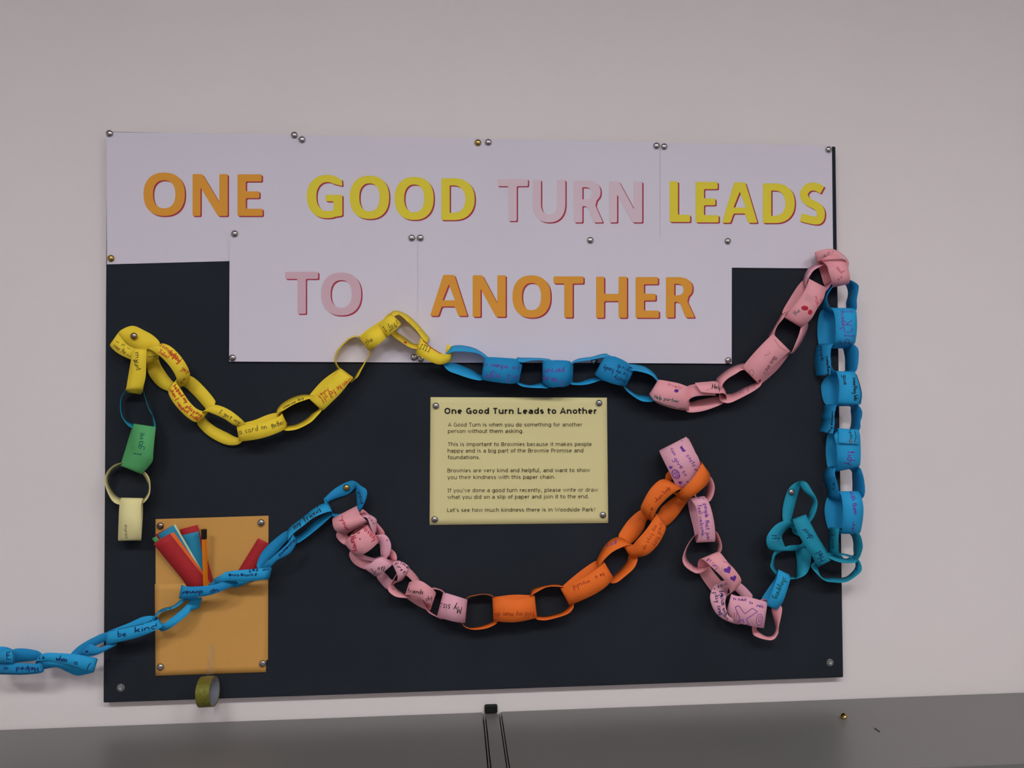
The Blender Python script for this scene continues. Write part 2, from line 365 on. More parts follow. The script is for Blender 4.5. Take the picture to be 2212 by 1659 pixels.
def sans(ch, adv, sw):
    """centre-line strokes of one sans letter in em units"""
    h = sw / 2; l = .07 + h; r = adv - .062 - h; x = .548 - h; b = h - .008; c = .735 - h; A = .765; D = -.205 + h
    m_ = (l + r) / 2; ym = (x + b) / 2; rx = (r - l) / 2; ry = (x - b) / 2
    e = lambda a0, a1, n=14: arc(m_, ym, rx, ry, a0, a1, n)
    full = e(0, 360, 24)
    T = .548; CT = .727
    R_ = {
     'o': [full], 'c': [e(48, 312)], 'e': [[(l, ym), (r, ym)] , e(0, 305, 18)],
     'a': [[(r, 0), (r, ym + ry * .3)] + arc(m_, x - ry * .75, rx, ry * .75, 0, 140, 8), arc(m_ - .01, ym - ry * .42, rx, ry * .58, 60, 300, 12), [(m_ + .05, ym + .02), (r, ym + .03)], [(m_ + rx * .3, b + .01), (r, b + .1)]],
     'b': [[(l, 0), (l, A)], full], 'd': [[(r, 0), (r, A)], full],
     'p': [[(l, -.205), (l, T)], full], 'q': [[(r, -.205), (r, T)], full],
     'g': [full, [(r, T), (r, D + .16)] + arc(m_, D + .16, rx, .16, 0, -125, 8)],
     'h': [[(l, 0), (l, A)], [(l, x - .1)] + arc(m_, x - ry * .8, rx, ry * .8, 150, 0, 8) + [(r, 0)]],
     'n': [[(l, 0), (l, T)], [(l, x - .1)] + arc(m_, x - ry * .8, rx, ry * .8, 150, 0, 8) + [(r, 0)]],
     'u': [[(r, 0), (r, T)], [(r, b + .1)] + arc(m_, b + ry * .8, rx, ry * .8, -30, -180, 8) + [(l, T)]],
     'm': [[(l, 0), (l, T)]] + [[(q, x - .1)] + arc(q + rx / 2, x - ry * .8, rx / 2, ry * .8, 150, 0, 8) + [(q + rx, 0)] for q in (l, m_)],
     'r': [[(l, 0), (l, T)], [(l, x - .14)] + arc(r + .03, x - .22, (r - l), .22, 150, 85, 6)],
     'i': [[(adv / 2, 0), (adv / 2, T)], [(adv / 2, .655), (adv / 2, .755)]], 'l': [[(adv / 2, 0), (adv / 2, A)]],
     'j': [[(r - .03, T), (r - .03, -.08)] + arc(r - .13, -.06, .1, .1, -10, -100, 5), [(r - .03, .655), (r - .03, .755)]],
     'k': [[(l, 0), (l, A)], [(r, T), (l + .03, .27)], [(l + .1, .32), (r + .02, 0)]],
     'f': [[(l + .06, 0), (l + .06, .58)] + arc(l + .20, .60, .14, .125, 180, 80, 6), [(.01, x), (adv - .02, x)]],
     't': [[(adv * .36, .70), (adv * .36, .16)] + arc(adv * .36 + .13, .15, .13, .15 - h * .9, 180, 280, 6), [(.015, x), (adv - .02, x)]],
     's': [arc(m_, x - ry * .49, rx, ry * .5, 45, 240, 9) + [(m_, ym)] + arc(m_, b + ry * .5, rx, ry * .5, 60, -135, 9)],
     'v': [[(l - .04, T), (m_, .02), (r + .04, T)]], 'y': [[(l - .04, T), (m_, .02)], [(r + .04, T), (m_ - .1, -.205)]],
     'w': [[(l - .04, T), (l + rx * .45, .02), (m_, T - .02), (r - rx * .45, .02), (r + .04, T)]],
     'x': [[(l - .02, T), (r + .02, 0)], [(r + .02, T), (l - .02, 0)]], 'z': [[(l, x), (r, x), (l, b), (r, b)]],
     'O': [arc(m_, CT / 2, rx, CT / 2 - h + .01, 0, 360, 26)],
     'G': [arc(m_ + .02, CT / 2, rx, CT / 2 - h + .01, 50, 300, 18) + [(r, .08), (r, .34), (m_ + .03, .34)]],
     'A': [[(l - .06, 0), (m_, CT - .02), (r + .06, 0)], [(l + .05, .22), (r - .05, .22)]],
     'T': [[(l - .06, c), (r + .06, c)], [(m_, 0), (m_, c)]], 'L': [[(l, CT), (l, b + .01), (r + .04, b + .01)]],
     'I': [[(m_, 0), (m_, CT)], [(m_ - .12, c), (m_ + .12, c)], [(m_ - .12, b), (m_ + .12, b)]],
     'P': [[(l, 0), (l, CT)], [(l, c)] + arc(m_ + .02, (c + .29) / 2, rx, (c - .29) / 2, 90, -90, 10) + [(l, .29)]],
     'B': [[(l, 0), (l, CT)], [(l, c)] + arc(m_, (c + .38) / 2, rx - .03, (c - .38) / 2, 90, -90, 8) + [(l, .38)], [(m_, .38)] + arc(m_, (b + .38) / 2, rx, (.38 - b) / 2, 90, -90, 8) + [(l, b + .008)]],
     'W': [[(l - .05, CT), (l + rx * .5, .02), (m_, CT - .03), (r - rx * .5, .02), (r + .05, CT)]],
     '!': [[(adv / 2, .22), (adv / 2, CT)], [(adv / 2, 0), (adv / 2, .1)]], "'": [[(adv / 2, .53), (adv / 2 + .02, .75)]],
     '.': [[(adv / 2, 0), (adv / 2, .12)]], ',': [[(adv / 2 - .03, -.13), (adv / 2 + .02, .12)]], ' ': []}
    return R_[ch]
def strokes_flat(strokes, sw, F):
    """polylines -> flat ribbons; F maps (x, y) to a point"""
    vs, fs = [], []
    for pl in strokes:
        n = len(pl)
        if n < 2: continue
        k = len(vs)
        for i, p in enumerate(pl):
            a = Vector(pl[max(i - 1, 0)]); b_ = Vector(pl[min(i + 1, n - 1)]); p = Vector(p)
            if 0 < i < n - 1:
                d1 = (p - a).normalized(); d2 = (b_ - p).normalized(); d = (d1 + d2)
                if d.length < .2: d = d2
                d.normalize(); q = min(1.6, 1 / max(.3, abs(d.dot(d2))))
            else: d = (b_ - a).normalized(); q = 1
            o = Vector((-d.y, d.x)) * sw / 2 * q
            vs += [F(*(p + o)), F(*(p - o))]
        for i in range(n - 1): fs.append((k + 2 * i, k + 2 * i + 1, k + 2 * i + 3, k + 2 * i + 2))
    return vs, fs
def textline(s, xa, xb, yb, yb2, d, cap, bold=0.0):
    tab, sw = (AB, .165) if bold > .01 else (AR, .094)
    em = cap / .727; pen = 0.0; st = []
    for ch in s:
        adv = tab[ch] / 1000
        st += [[(x + pen, y) for x, y in pl] for pl in sans(ch, adv, sw)]
        pen += adv
    xs = [p[0] for pl in st for p in pl]; x0, x1 = min(xs) - sw / 2, max(xs) + sw / 2
    def F(x, y):
        u = (x - x0) / (x1 - x0)
        return at(xa + (xb - xa) * u, yb + (yb2 - yb) * u - y * em, d)
    return strokes_flat(st, sw, F)
ZN = lambda x, y: (900 + x / 5.027, 830 + y / 5.027)
lines = [('One Good Turn Leads to Another', 302, 1962, 322, 322, 65, 0.022),
    ('A Good Turn is when you do something for another', 340, 1800, 460, 459, 42, 0.006), ('person without them asking.', 340, 1160, 530, 529, 42, 0.006),
    ('This is important to Brownies because it makes people', 337, 1900, 673, 671, 42, 0.006), ('happy and is a big part of the Brownie Promise and', 337, 1810, 743, 740, 42, 0.006), ('foundations.', 335, 690, 815, 814, 42, 0.006),
    ('Brownies are very kind and helpful, and want to show', 335, 1883, 958, 954, 42, 0.006), ('you their kindness with this paper chain.', 335, 1505, 1031, 1027, 42, 0.006),
    ("If you've done a good turn recently, please write or draw", 335, 1970, 1174, 1167, 42, 0.006), ('what you did on a slip of paper and join it to the end.', 335, 1870, 1246, 1239, 42, 0.006),
    ("Let's see how much kindness there is in Woodside Park!", 332, 1937, 1388, 1381, 42, 0.006)]
bn = mat('brown_print', (0.035, 0.024, 0.008, 1), 0.8)
for i, (s, a, b, ya, yb, cap, bo) in enumerate(lines):
    pa, pb = ZN(a, ya), ZN(b, yb)
    vf = textline(s, pa[0], pb[0], pa[1], pb[1], 2.0, cap / 5.027, bo)
    o = obj('heading' if i == 0 else 'text_line', vf[0], vf[1], inkm if i == 0 else bn, label='bold black heading' if i == 0 else None); child(o, r)

# ---------------------------------------------------------------- thumbtacks
silver = mat('tack_silver', (0.42, 0.40, 0.40, 1), 0.22, metal=1.0)
brass = mat('tack_brass', (0.45, 0.30, 0.10, 1), 0.25, metal=1.0)
bronze = mat('tack_bronze', (0.30, 0.24, 0.20, 1), 0.3, metal=1.0)
def lathe(prof, n=20):
    vs, fs = [], []
    for r_, y in prof:
        for k in range(n):
            a = 2 * math.pi * k / n; vs.append(Vector((r_ * math.cos(a), y, r_ * math.sin(a))))
    for j in range(len(prof) - 1):
        for k in range(n):
            a = j * n + k; b = j * n + (k + 1) % n
            fs.append((a, b, b + n, a + n))
    return vs, fs
head_prof = [(0.00535, -0.0002), (0.0055, -0.0008), (0.0054, -0.0014), (0.0049, -0.0022), (0.0038, -0.0031), (0.0024, -0.0036), (0.0010, -0.0038), (0.00002, -0.00385)]
hm = {}
for k_, m_ in (('s', silver), ('b', brass), ('z', bronze)):
    o = obj('t', *lathe(head_prof), m_, smooth=True); hm[k_] = o.data; bpy.data.objects.remove(o)
o = obj('t', *lathe([(0.0006, -0.0002), (0.0006, 0.0045), (0.00005, 0.0065)], 8), silver); pinme = o.data; bpy.data.objects.remove(o)
def tack(px, py, d, k, label, rot=None):
    p = at(px, py, d)
    r = empty('thumbtack', p, label, 'thumbtack', 'thumbtacks in the board')
    for nm, me in (('head', hm[k]), ('point', pinme)):
        o = bpy.data.objects.new(nm, me); C.objects.link(o); o.parent = r
    if rot: r.rotation_euler = rot
    return r
T = [(236.7, 288.4, 1.6, 's', 'silver thumbtack in the top left corner of the ONE sheet'),
 (636, 292, 1.6, 's', 'silver thumbtack at the top right corner of the ONE sheet'),
 (652.5, 301.5, 2.8, 's', 'silver thumbtack at the top left corner of the GOOD sheet'),
 (1032.5, 308.2, 2.8, 'b', 'brass thumbtack at the top right corner of the GOOD sheet'),
 (1054.8, 307.3, 1.7, 's', 'silver thumbtack at the top left corner of the TURN sheet'),
 (1418, 315, 1.7, 's', 'silver thumbtack at the top right corner of the TURN sheet'),
 (1434.6, 316.8, 2.8, 's', 'silver thumbtack at the top left corner of the LEADS sheet'),
 (1789.8, 323.3, 2.8, 's', 'silver thumbtack at the top right corner of the LEADS sheet'),
 (240, 558.3, 1.6, 'b', 'brass thumbtack at the bottom left corner of the ONE sheet'),
 (507, 505, 4.4, 's', 'silver thumbtack at the top left corner of the TO sheet'),
 (889.5, 514, 4.4, 's', 'silver thumbtack at the top right corner of the TO sheet'),
 (908, 514, 5.6, 's', 'silver thumbtack at the top left corner of the ANOT sheet'),
 (1275, 519, 5.6, 's', 'silver thumbtack at the top right corner of the ANOT sheet'),
 (1572, 521, 4.6, 's', 'silver thumbtack at the top right corner of the HER sheet'),
 (502.5, 773, 4.4, 's', 'silver thumbtack at the bottom left corner of the TO sheet'),
 (894, 772, 4.4, 's', 'silver thumbtack at the bottom right corner of the TO sheet'),
 (909, 775.5, 5.6, 's', 'silver thumbtack at the bottom left corner of the ANOT sheet'),
 (1283.5, 779.5, 5.6, 's', 'silver thumbtack at the bottom right of the ANOT sheet, above blue chain'),
 (1572.5, 778.5, 4.6, 's', 'silver thumbtack at the bottom right corner of the HER sheet'),
 (289.6, 726, 5, 'z', 'bronze thumbtack holding the top left yellow link of the chain'),
 (941.5, 877, 1.8, 's', 'dark shiny thumbtack at the top left corner of the yellow notice'),
 (1294, 870.8, 2.4, 's', 'thumbtack at the top right corner of the yellow notice'),
 (939, 1122, 1.8, 's', 'shiny thumbtack at the bottom left corner of the yellow notice'),
 (1302.3, 1112.5, 1.8, 's', 'dark thumbtack at the bottom right corner of the yellow notice'),
 (346.4, 1136, 2.6, 'z', 'brownish thumbtack at the top left corner of the orange folder'),
 (564, 1129, 2.6, 's', 'silver thumbtack at the top right corner of the orange folder'),
 (346.4, 1440.5, 2.6, 's', 'silver thumbtack at the bottom left corner of the orange folder'),
 (567.5, 1433, 2.6, 's', 'silver thumbtack at the bottom right corner of the orange folder'),
 (748.5, 1053.5, 4, 'b', 'dull brass thumbtack through the blue link left of centre'),
 (1709.5, 1063, 4, 's', 'shiny thumbtack through the teal link at lower right')]
for t in T: tack(*t)
# clear push caps at the board's lower corners
clear = mat('clear_plastic', (0.16, 0.17, 0.17, 1), 0.10, spec=1.0, bump=3.0, scale=500, var=0.7, varscale=600)
for px, py, s in ((261.5, 1485.5, 'bottom left'), (1792.8, 1431, 'bottom right')):
    r = empty('screw_cap', at(px, py, 0), 'crinkled clear plastic screw cap at the board %s corner' % s, 'screw cap')
    obj('rim', *lathe([(0.0062, 0.0), (0.0062, -0.0012), (0.0050, -0.0022), (0.0046, -0.0016), (0.0036, -0.0014)], 14), clear, r)
    obj('screw_head', *lathe([(0.0036, -0.0014), (0.0034, -0.0026), (0.0016, -0.0030), (0.00002, -0.0022)], 10), handm, r)
# tack and bare pin lying on the right cabinet
def on_top(px, py, h=0.0):
    rr = FW + RT * ((px - 1106) / FPX) - UP * ((py - 829.5) / FPX)
    return CAM + rr * ((ZT + h - CAM.z) / rr.z)
p = on_top(1823, 1554)
r = empty('thumbtack', p + Vector((0, 0, 0.0052)), 'loose brass thumbtack lying on its side on the right cabinet', 'thumbtack')
for nm, me in (('head', hm['b']), ('point', pinme)):
    o = bpy.data.objects.new(nm, me); C.objects.link(o); o.parent = r
r.rotation_euler = (math.radians(-48), 0, math.radians(-55))
r.location.z = ZT + 0.0046
p0 = on_top(1888, 1573); p1 = on_top(1900, 1581)
dd = (p1 - p0); 
r = empty('pin', (p0 + p1) / 2 + Vector((0, 0, .0007)), 'tiny dark metal pin lying on the right cabinet', 'pin')
o = obj('shaft', *lathe([(0.0003, -dd.length * .5), (0.0006, -dd.length * .3), (0.0006, dd.length * .5)], 8), mat('dark_metal', (0.04, 0.035, 0.03, 1), 0.4, metal=1.0), r)
r.rotation_euler = (0, 0, math.atan2(dd.y, dd.x) - math.pi / 2)

# ---------------------------------------------------------------- orange folder with paper slips
fm = mat('golden_card', hexc('a97d40', 1.62), 0.7, bump=0.3, scale=400, var=0.02)
r = empty('card_folder', at(336, 1460, 1), 'golden orange card pocket pinned to the board at lower left', 'folder')
o = obj('back_panel', *quad([(336, 1121.5), (580, 1114), (578.5, 1425), (336.5, 1459)], 0.8, 6, 8), fm); solid(o, 0.0004, -1); child(o, r)
fp = obj('pocket_panel', *quad([(334.5, 1261.5), (579, 1256.5), (574.4, 1452), (336, 1460)], 1.3, 20, 14, lambda u, v: 3.4 * math.sin(math.pi * u) ** 1.6 * (1 - v) ** 1.3), fm, smooth=True)
solid(fp, 0.0002, -1); child(fp, r)
ZS = lambda x, y: (320 + x / 7.9, 1100 + y / 7.9)
def slip(pts, d, d2, color, label):
    """pts: TL TR BR BL zoomed; d at the free end, d2 inside the pocket"""
    cs = [ZS(*p) for p in pts]
    o = obj('paper_slip', *quad(cs, 0, 2, 10, lambda u, v: d * (1 - v) + d2 * v), color, smooth=True)
    solid(o, 0.00025, 0)
    tag(o, label, 'paper slip', 'loose paper slips in the folder')
SR = mat('red_paper', hexc('8e1d22', 1.6), 0.7, bump=.1); SB = mat('slip_blue', hexc('1f6f8c', 1.6), 0.7)
SO = mat('slip_orange', hexc('bf5420', 1.6), 0.7); SG = mat('slip_green', hexc('3f7d4c', 1.6), .7); SC = mat('slip_cream', hexc('9fae90', 1.6), .7)
slip([(540, 345), (845, 266), (1165, 1400), (860, 1480)], 9, 2.2, SR, 'red paper slip at the back of the folder, behind the pen')
slip([(590, 440), (860, 378), (1010, 1300), (760, 1400)], 10.5, 2.5, SB, 'teal blue paper slip just left of the pen')
slip([(120, 432), (445, 262), (1040, 1290), (760, 1480)], 12, 2.8, SR, 'red paper slip mostly hidden behind the upper blue slip')
slip([(62, 500), (140, 460), (830, 1340), (740, 1400)], 12.5, 2.9, SG, 'green paper slip showing only its corner, far left')
slip([(405, 280), (465, 258), (1060, 1290), (990, 1330)], 13, 3.1, SC, 'pale cream paper slip seen as a thin strip beside blue slip')
slip([(165, 428), (428, 272), (1050, 1330), (780, 1500)], 14.5, 3.3, SB, 'blue paper slip behind the orange and red slips')
slip([(180, 520), (440, 392), (1100, 1300), (820, 1480)], 16.5, 3.6, SO, 'orange paper slip peeking right of the front red slip')
slip([(88, 592), (366, 414), (1060, 1290), (790, 1450)], 18.5, 3.9, SR, 'front red paper slip leaning left in the folder')
slip([(1875, 495), (2060, 582), (1765, 1195), (1445, 1195)], 5, 3, SR, 'red paper slip at the right side of the folder')
# pen
r = empty('pen', at(*ZS(985, 1270), 12), 'orange pen with a black cap standing in the folder', 'pen')
def tube(p, q, r0, r1, n=12):
    ax = (q - p).normalized(); u = ax.orthogonal().normalized(); v = ax.cross(u); vs, fs = [], []
    for c, rr in ((p, r0), (q, r1)):
        for k in range(n):
            a = 2 * math.pi * k / n; vs.append(c + u * math.cos(a) * rr + v * math.sin(a) * rr)
    for k in range(n): fs.append((k, (k + 1) % n, n + (k + 1) % n, n + k))
    fs += [tuple(range(n))[::-1], tuple(range(n, 2 * n))]
    return vs, fs
pt, pb = at(*ZS(957, 505), 22), at(*ZS(985, 1345), 14)
o = obj('barrel', *tube(pt, pb, 0.0041, 0.0041, 6), mat('orange_plastic', hexc('b8640a', 1.6), 0.35)); child(o, r)
pe = pt + (pt - pb).normalized() * (pt - at(*ZS(952, 352), 22)).length
o = obj('cap', *merge(tube(pt, pe, 0.0040, 0.0044, 14), tube(pe, pe + (pe - pt) * .05, 0.0047, 0.0045, 14)), MATS['black_plastic']); child(o, r)

# ---------------------------------------------------------------- roll of glitter tape hanging from clear tape
gm = mat('glitter_tape', hexc('5f5d22', 1.6), 0.28, metal=0.35, bump=1.0, scale=900, var=0.35, varscale=420)
core = mat('silver_core', (0.26, 0.28, 0.32, 1), 0.45, metal=0.2, bump=.5, scale=600)
cpos = at(449, 1494, 25)
r = empty('tape_roll', cpos, 'roll of gold glitter tape hanging below the orange folder', 'tape roll')
def ring(ro, ri, w_, n=48):
    vs, fs = [], []
    for rr, y in ((ro, -w_ / 2), (ro, w_ / 2), (ri, w_ / 2), (ri, -w_ / 2)):
        for k in range(n):
            a = 2 * math.pi * k / n; vs.append(Vector((y, rr * math.cos(a), rr * math.sin(a))))
    for j in range(4):
        for k in range(n):
            a = j * n + k; b = j * n + (k + 1) % n; c = ((j + 1) % 4) * n
            fs.append((a, b, c + (k + 1) % n, c + k))
    return vs, fs
obj('tape', *ring(0.0225, 0.0206, 0.021), gm, r); obj('core', *ring(0.0206, 0.0188, 0.0205), core, r)
r.rotation_euler = (0, math.radians(-3), math.radians(-4))
o = obj('hanging_strip', *quad([(457, 1390), (466, 1392), (463, 1478), (443, 1474)], 3.0, 2, 8, lambda u, v: 38 * v ** 2), tape_mat(), smooth=True); child(o, r)

# ---------------------------------------------------------------- the paper chain
# every link is a strip of paper: stations (edge A x,y,depth  edge B x,y,depth) read in enlarged crops of the photo, depth in mm off the board
REG = {'4': (200, 660), '5': (200, 900), '6': (580, 650), '7': (940, 700), '8': (1330, 660), '9': (1560, 500), '10': (1600, 780), '11': (1560, 1010),
       '12': (1420, 1140), '13': (1360, 920), '14': (1000, 1080), '15': (680, 1020), '16': (300, 1020), '17': (300, 1270), '18': (0, 1300)}
def zp(reg, x, y):
    s = 1858 / 420 if reg == '15' else 2212 / 420
    return REG[reg][0] + x / s, REG[reg][1] + y / s
root = empty('paper_chain', at(1000, 850, 4), 'long paper chain of yellow, blue, pink, orange, green and cream links across the board', 'paper chain')
PCOL = {'yellow': 'cdb02c', 'blue': '1472a1', 'lightblue': '1c84b3', 'teal': '14788f', 'pink': 'c4868d', 'palepink': 'c08c9b', 'orange': 'c65d1d', 'green': '468c55', 'cream': 'c3bb86'}
PM = {k: mat('paper_' + k, hexc(v, 1.62), 0.72, bump=0.15, scale=120, var=0.03, varscale=40, trans=0.06) for k, v in PCOL.items()}
INK = {'r': ('red_ink', 'b03a18'), 'n': ('brown_ink', '5a4a22'), 'k': ('navy_ink', '0c2350'), 'p': ('purple_ink', '5d2a86'), 'g': ('green_ink', '0e4c44'), 'b': ('black_ink', '1a1a18'), 'R': ('crimson_ink', 'a32438'), 'o': ('dark_red_ink', '8a2a0e')}
IM = {k: mat(v[0], hexc(v[1], 1.3), 0.8) for k, v in INK.items()}
HW = {
 'a': [[(3.2, 4), (1, 4.2), (0, 2), (1, 0), (2.8, .8), (3.3, 3.8), (3.4, .6), (4, 0)]], 'b': [[(0, 8), (0, 0)], [(0, 2.6), (1.8, 4), (3.3, 2.2), (2, 0), (0, .4)]],
 'c': [[(3, 3.4), (1.5, 4), (0, 2), (1.3, 0), (3, .6)]], 'd': [[(3.4, 8), (3.4, 0)], [(3.4, 3), (1.6, 4), (0, 2), (1.4, 0), (3.4, 1)]],
 'e': [[(0, 2), (3.1, 2.4), (2.3, 4), (.6, 3.6), (0, 1.8), (1.2, 0), (3.1, .7)]], 'f': [[(3, 7.2), (1.8, 8), (1.2, 6), (1.2, -.6)], [(0, 4), (2.7, 4.2)]],
 'g': [[(3.1, 3.6), (1.4, 4), (0, 2.2), (1.2, .4), (3.1, 1.6)], [(3.2, 4), (3.1, -2), (1.6, -3.2), (0, -2.2)]], 'h': [[(0, 8), (0, 0)], [(0, 2.2), (1.5, 4), (2.9, 3), (3, 0)]],
 'i': [[(.4, 4), (.4, 0)], [(.4, 5.6), (.5, 6.2)]], 'j': [[(1.4, 4), (1.3, -2), (0, -3)], [(1.4, 5.6), (1.5, 6.2)]], 'k': [[(0, 8), (0, 0)], [(2.8, 4.2), (0, 1.8)], [(.8, 2.4), (3, 0)]],
 'l': [[(.4, 8), (.4, 0)]], 'm': [[(0, 4), (0, 0)], [(0, 2.6), (1.3, 4), (2.2, 3), (2.2, 0)], [(2.2, 2.6), (3.5, 4), (4.5, 3), (4.5, 0)]], 'n': [[(0, 4), (0, 0)], [(0, 2.4), (1.5, 4), (2.8, 3), (2.8, 0)]],
 'o': [[(1.6, 4), (0, 2.2), (1.4, 0), (3.2, 1.8), (1.6, 4)]], 'p': [[(0, 4), (0, -3)], [(0, 3), (1.8, 4), (3.2, 2.2), (1.8, .2), (0, .8)]], 'q': [[(3.2, 4), (3.2, -3)], [(3.2, 3), (1.5, 4), (0, 2), (1.4, 0), (3.2, 1)]],
 'r': [[(0, 4), (0, 0)], [(0, 2.2), (1.1, 3.8), (2.4, 3.8)]], 's': [[(2.6, 3.6), (1.2, 4), (.2, 3), (2.4, 1.4), (1.6, 0), (0, .5)]], 't': [[(1.2, 7), (1.2, .6), (2.4, 0)], [(0, 4.4), (2.6, 4.6)]],
 'u': [[(0, 4), (.2, .6), (1.6, 0), (2.8, 1.6)], [(2.9, 4), (3, 0)]], 'v': [[(0, 4), (1.4, 0), (2.8, 4)]], 'w': [[(0, 4), (1, 0), (2.1, 3.4), (3.1, 0), (4.2, 4)]], 'x': [[(0, 4), (2.8, 0)], [(2.8, 4), (0, 0)]],
 'y': [[(0, 4), (1.6, .6)], [(3.1, 4), (.8, -3)]], 'z': [[(0, 4), (2.8, 4), (0, 0), (3, 0)]],
 'H': [[(0, 7.5), (0, 0)], [(3.4, 7.5), (3.4, 0)], [(0, 3.8), (3.4, 3.8)]], 'I': [[(1, 7.5), (1, 0)], [(0, 7.5), (2, 7.5)], [(0, 0), (2, 0)]], 'P': [[(0, 7.5), (0, 0)], [(0, 7.5), (3, 6.5), (2.6, 4), (0, 3.6)]],
 'C': [[(3.6, 6.6), (1.8, 7.5), (0, 3.8), (1.6, 0), (3.6, .8)]], 'K': [[(0, 7.5), (0, 0)], [(3.2, 7.2), (0, 3.4)], [(1, 4), (3.4, 0)]], 'S': [[(3.2, 6.6), (1.6, 7.5), (.2, 5.8), (3, 2.6), (1.8, 0), (0, .8)]],
 'T': [[(0, 7.5), (3.6, 7.5)], [(1.8, 7.5), (1.8, 0)]], 'M': [[(0, 0), (.3, 7.2), (2.2, 2.6), (4, 7.2), (4.3, 0)]], 'J': [[(0, 7.5), (3, 7.5)], [(2, 7.5), (2, 1), (.6, 0), (0, 1)]],
 'N': [[(0, 0), (0, 7.5), (3.2, 0), (3.2, 7.5)]], 'L': [[(0, 7.5), (0, 0), (3, 0)]], 'O': [[(1.8, 7.5), (0, 4), (1.8, 0), (3.6, 4), (1.8, 7.5)]], 'E': [[(3, 7.5), (0, 7.5), (0, 0), (3, 0)], [(0, 3.8), (2.4, 3.8)]],
 '-': [[(0, 2.4), (2.6, 2.4)]], '.': [[(0, 0), (.4, .5)]], ',': [[(.4, .6), (0, -1)]], "'": [[(0, 6), (.2, 7.6)]], '(': [[(1.2, 8), (0, 4), (1.2, -1)]], ')': [[(0, 8), (1.2, 4), (0, -1)]], '~': [[(0, 2), (1, 3.2), (2, 1.4), (3, 3), (4, 1.6), (5, 2.8)]]}
def hand(x0, y0, x1, y1, hgt, s):
    """handwritten words on a baseline from (x0,y0) to (x1,y1); hgt = height of a tall letter"""
    st, pen = [], 0.0
    for ch in s:
        if ch == ' ': pen += 3.4; continue
        g = HW[ch]; wd = max(p[0] for pl in g for p in pl)
        jy = random.uniform(-.5, .5); sl = random.uniform(-.05, .12)
        st += [[(pen + x + sl * y, y + jy) for x, y in pl] for pl in g]
        pen += wd + 1.3
    W = max(1, pen - 1.3); d = Vector((x1 - x0, y1 - y0)); ux = d / W; uy = Vector((d.y, -d.x)).normalized() * hgt / 8
    return [[tuple(Vector((x0, y0)) + ux * a + uy * b) for a, b in pl] for pl in st]
def heart(cx, cy, r, ang=0.0):
    o = []
    for i in range(15):
        t = 2 * math.pi * i / 14; x = 16 * math.sin(t) ** 3 / 16; y = -(13 * math.cos(t) - 5 * math.cos(2 * t) - 2 * math.cos(3 * t) - math.cos(4 * t)) / 16
        c, s = math.cos(ang), math.sin(ang); o.append((cx + r * (x * c - y * s), cy + r * (x * s + y * c)))
    return o
def blob(cx, cy, rx, ry, ang=0.0, n=12):
    c, s = math.cos(ang), math.sin(ang)
    return [(cx + rx * math.cos(2 * math.pi * i / n) * c - ry * math.sin(2 * math.pi * i / n) * s, cy + rx * math.cos(2 * math.pi * i / n) * s + ry * math.sin(2 * math.pi * i / n) * c) for i in range(n)]
def cr(P, t):
    n = len(P); i = int(math.floor(t)); f = t - i
    g = lambda k: P[(i + k) % n] if P.closed else P[min(max(i + k, 0), n - 1)]
    p0, p1, p2, p3 = g(-1), g(0), g(1), g(2)
    return 0.5 * ((2 * p1) + (p2 - p0) * f + (2 * p0 - 5 * p1 + 4 * p2 - p3) * f * f + (3 * p1 - p0 - 3 * p2 + p3) * f ** 3)
class Pl(list): closed = True
NAMES = {'teal': 'teal', 'palepink': 'pale pink', 'lightblue': 'bright blue'}
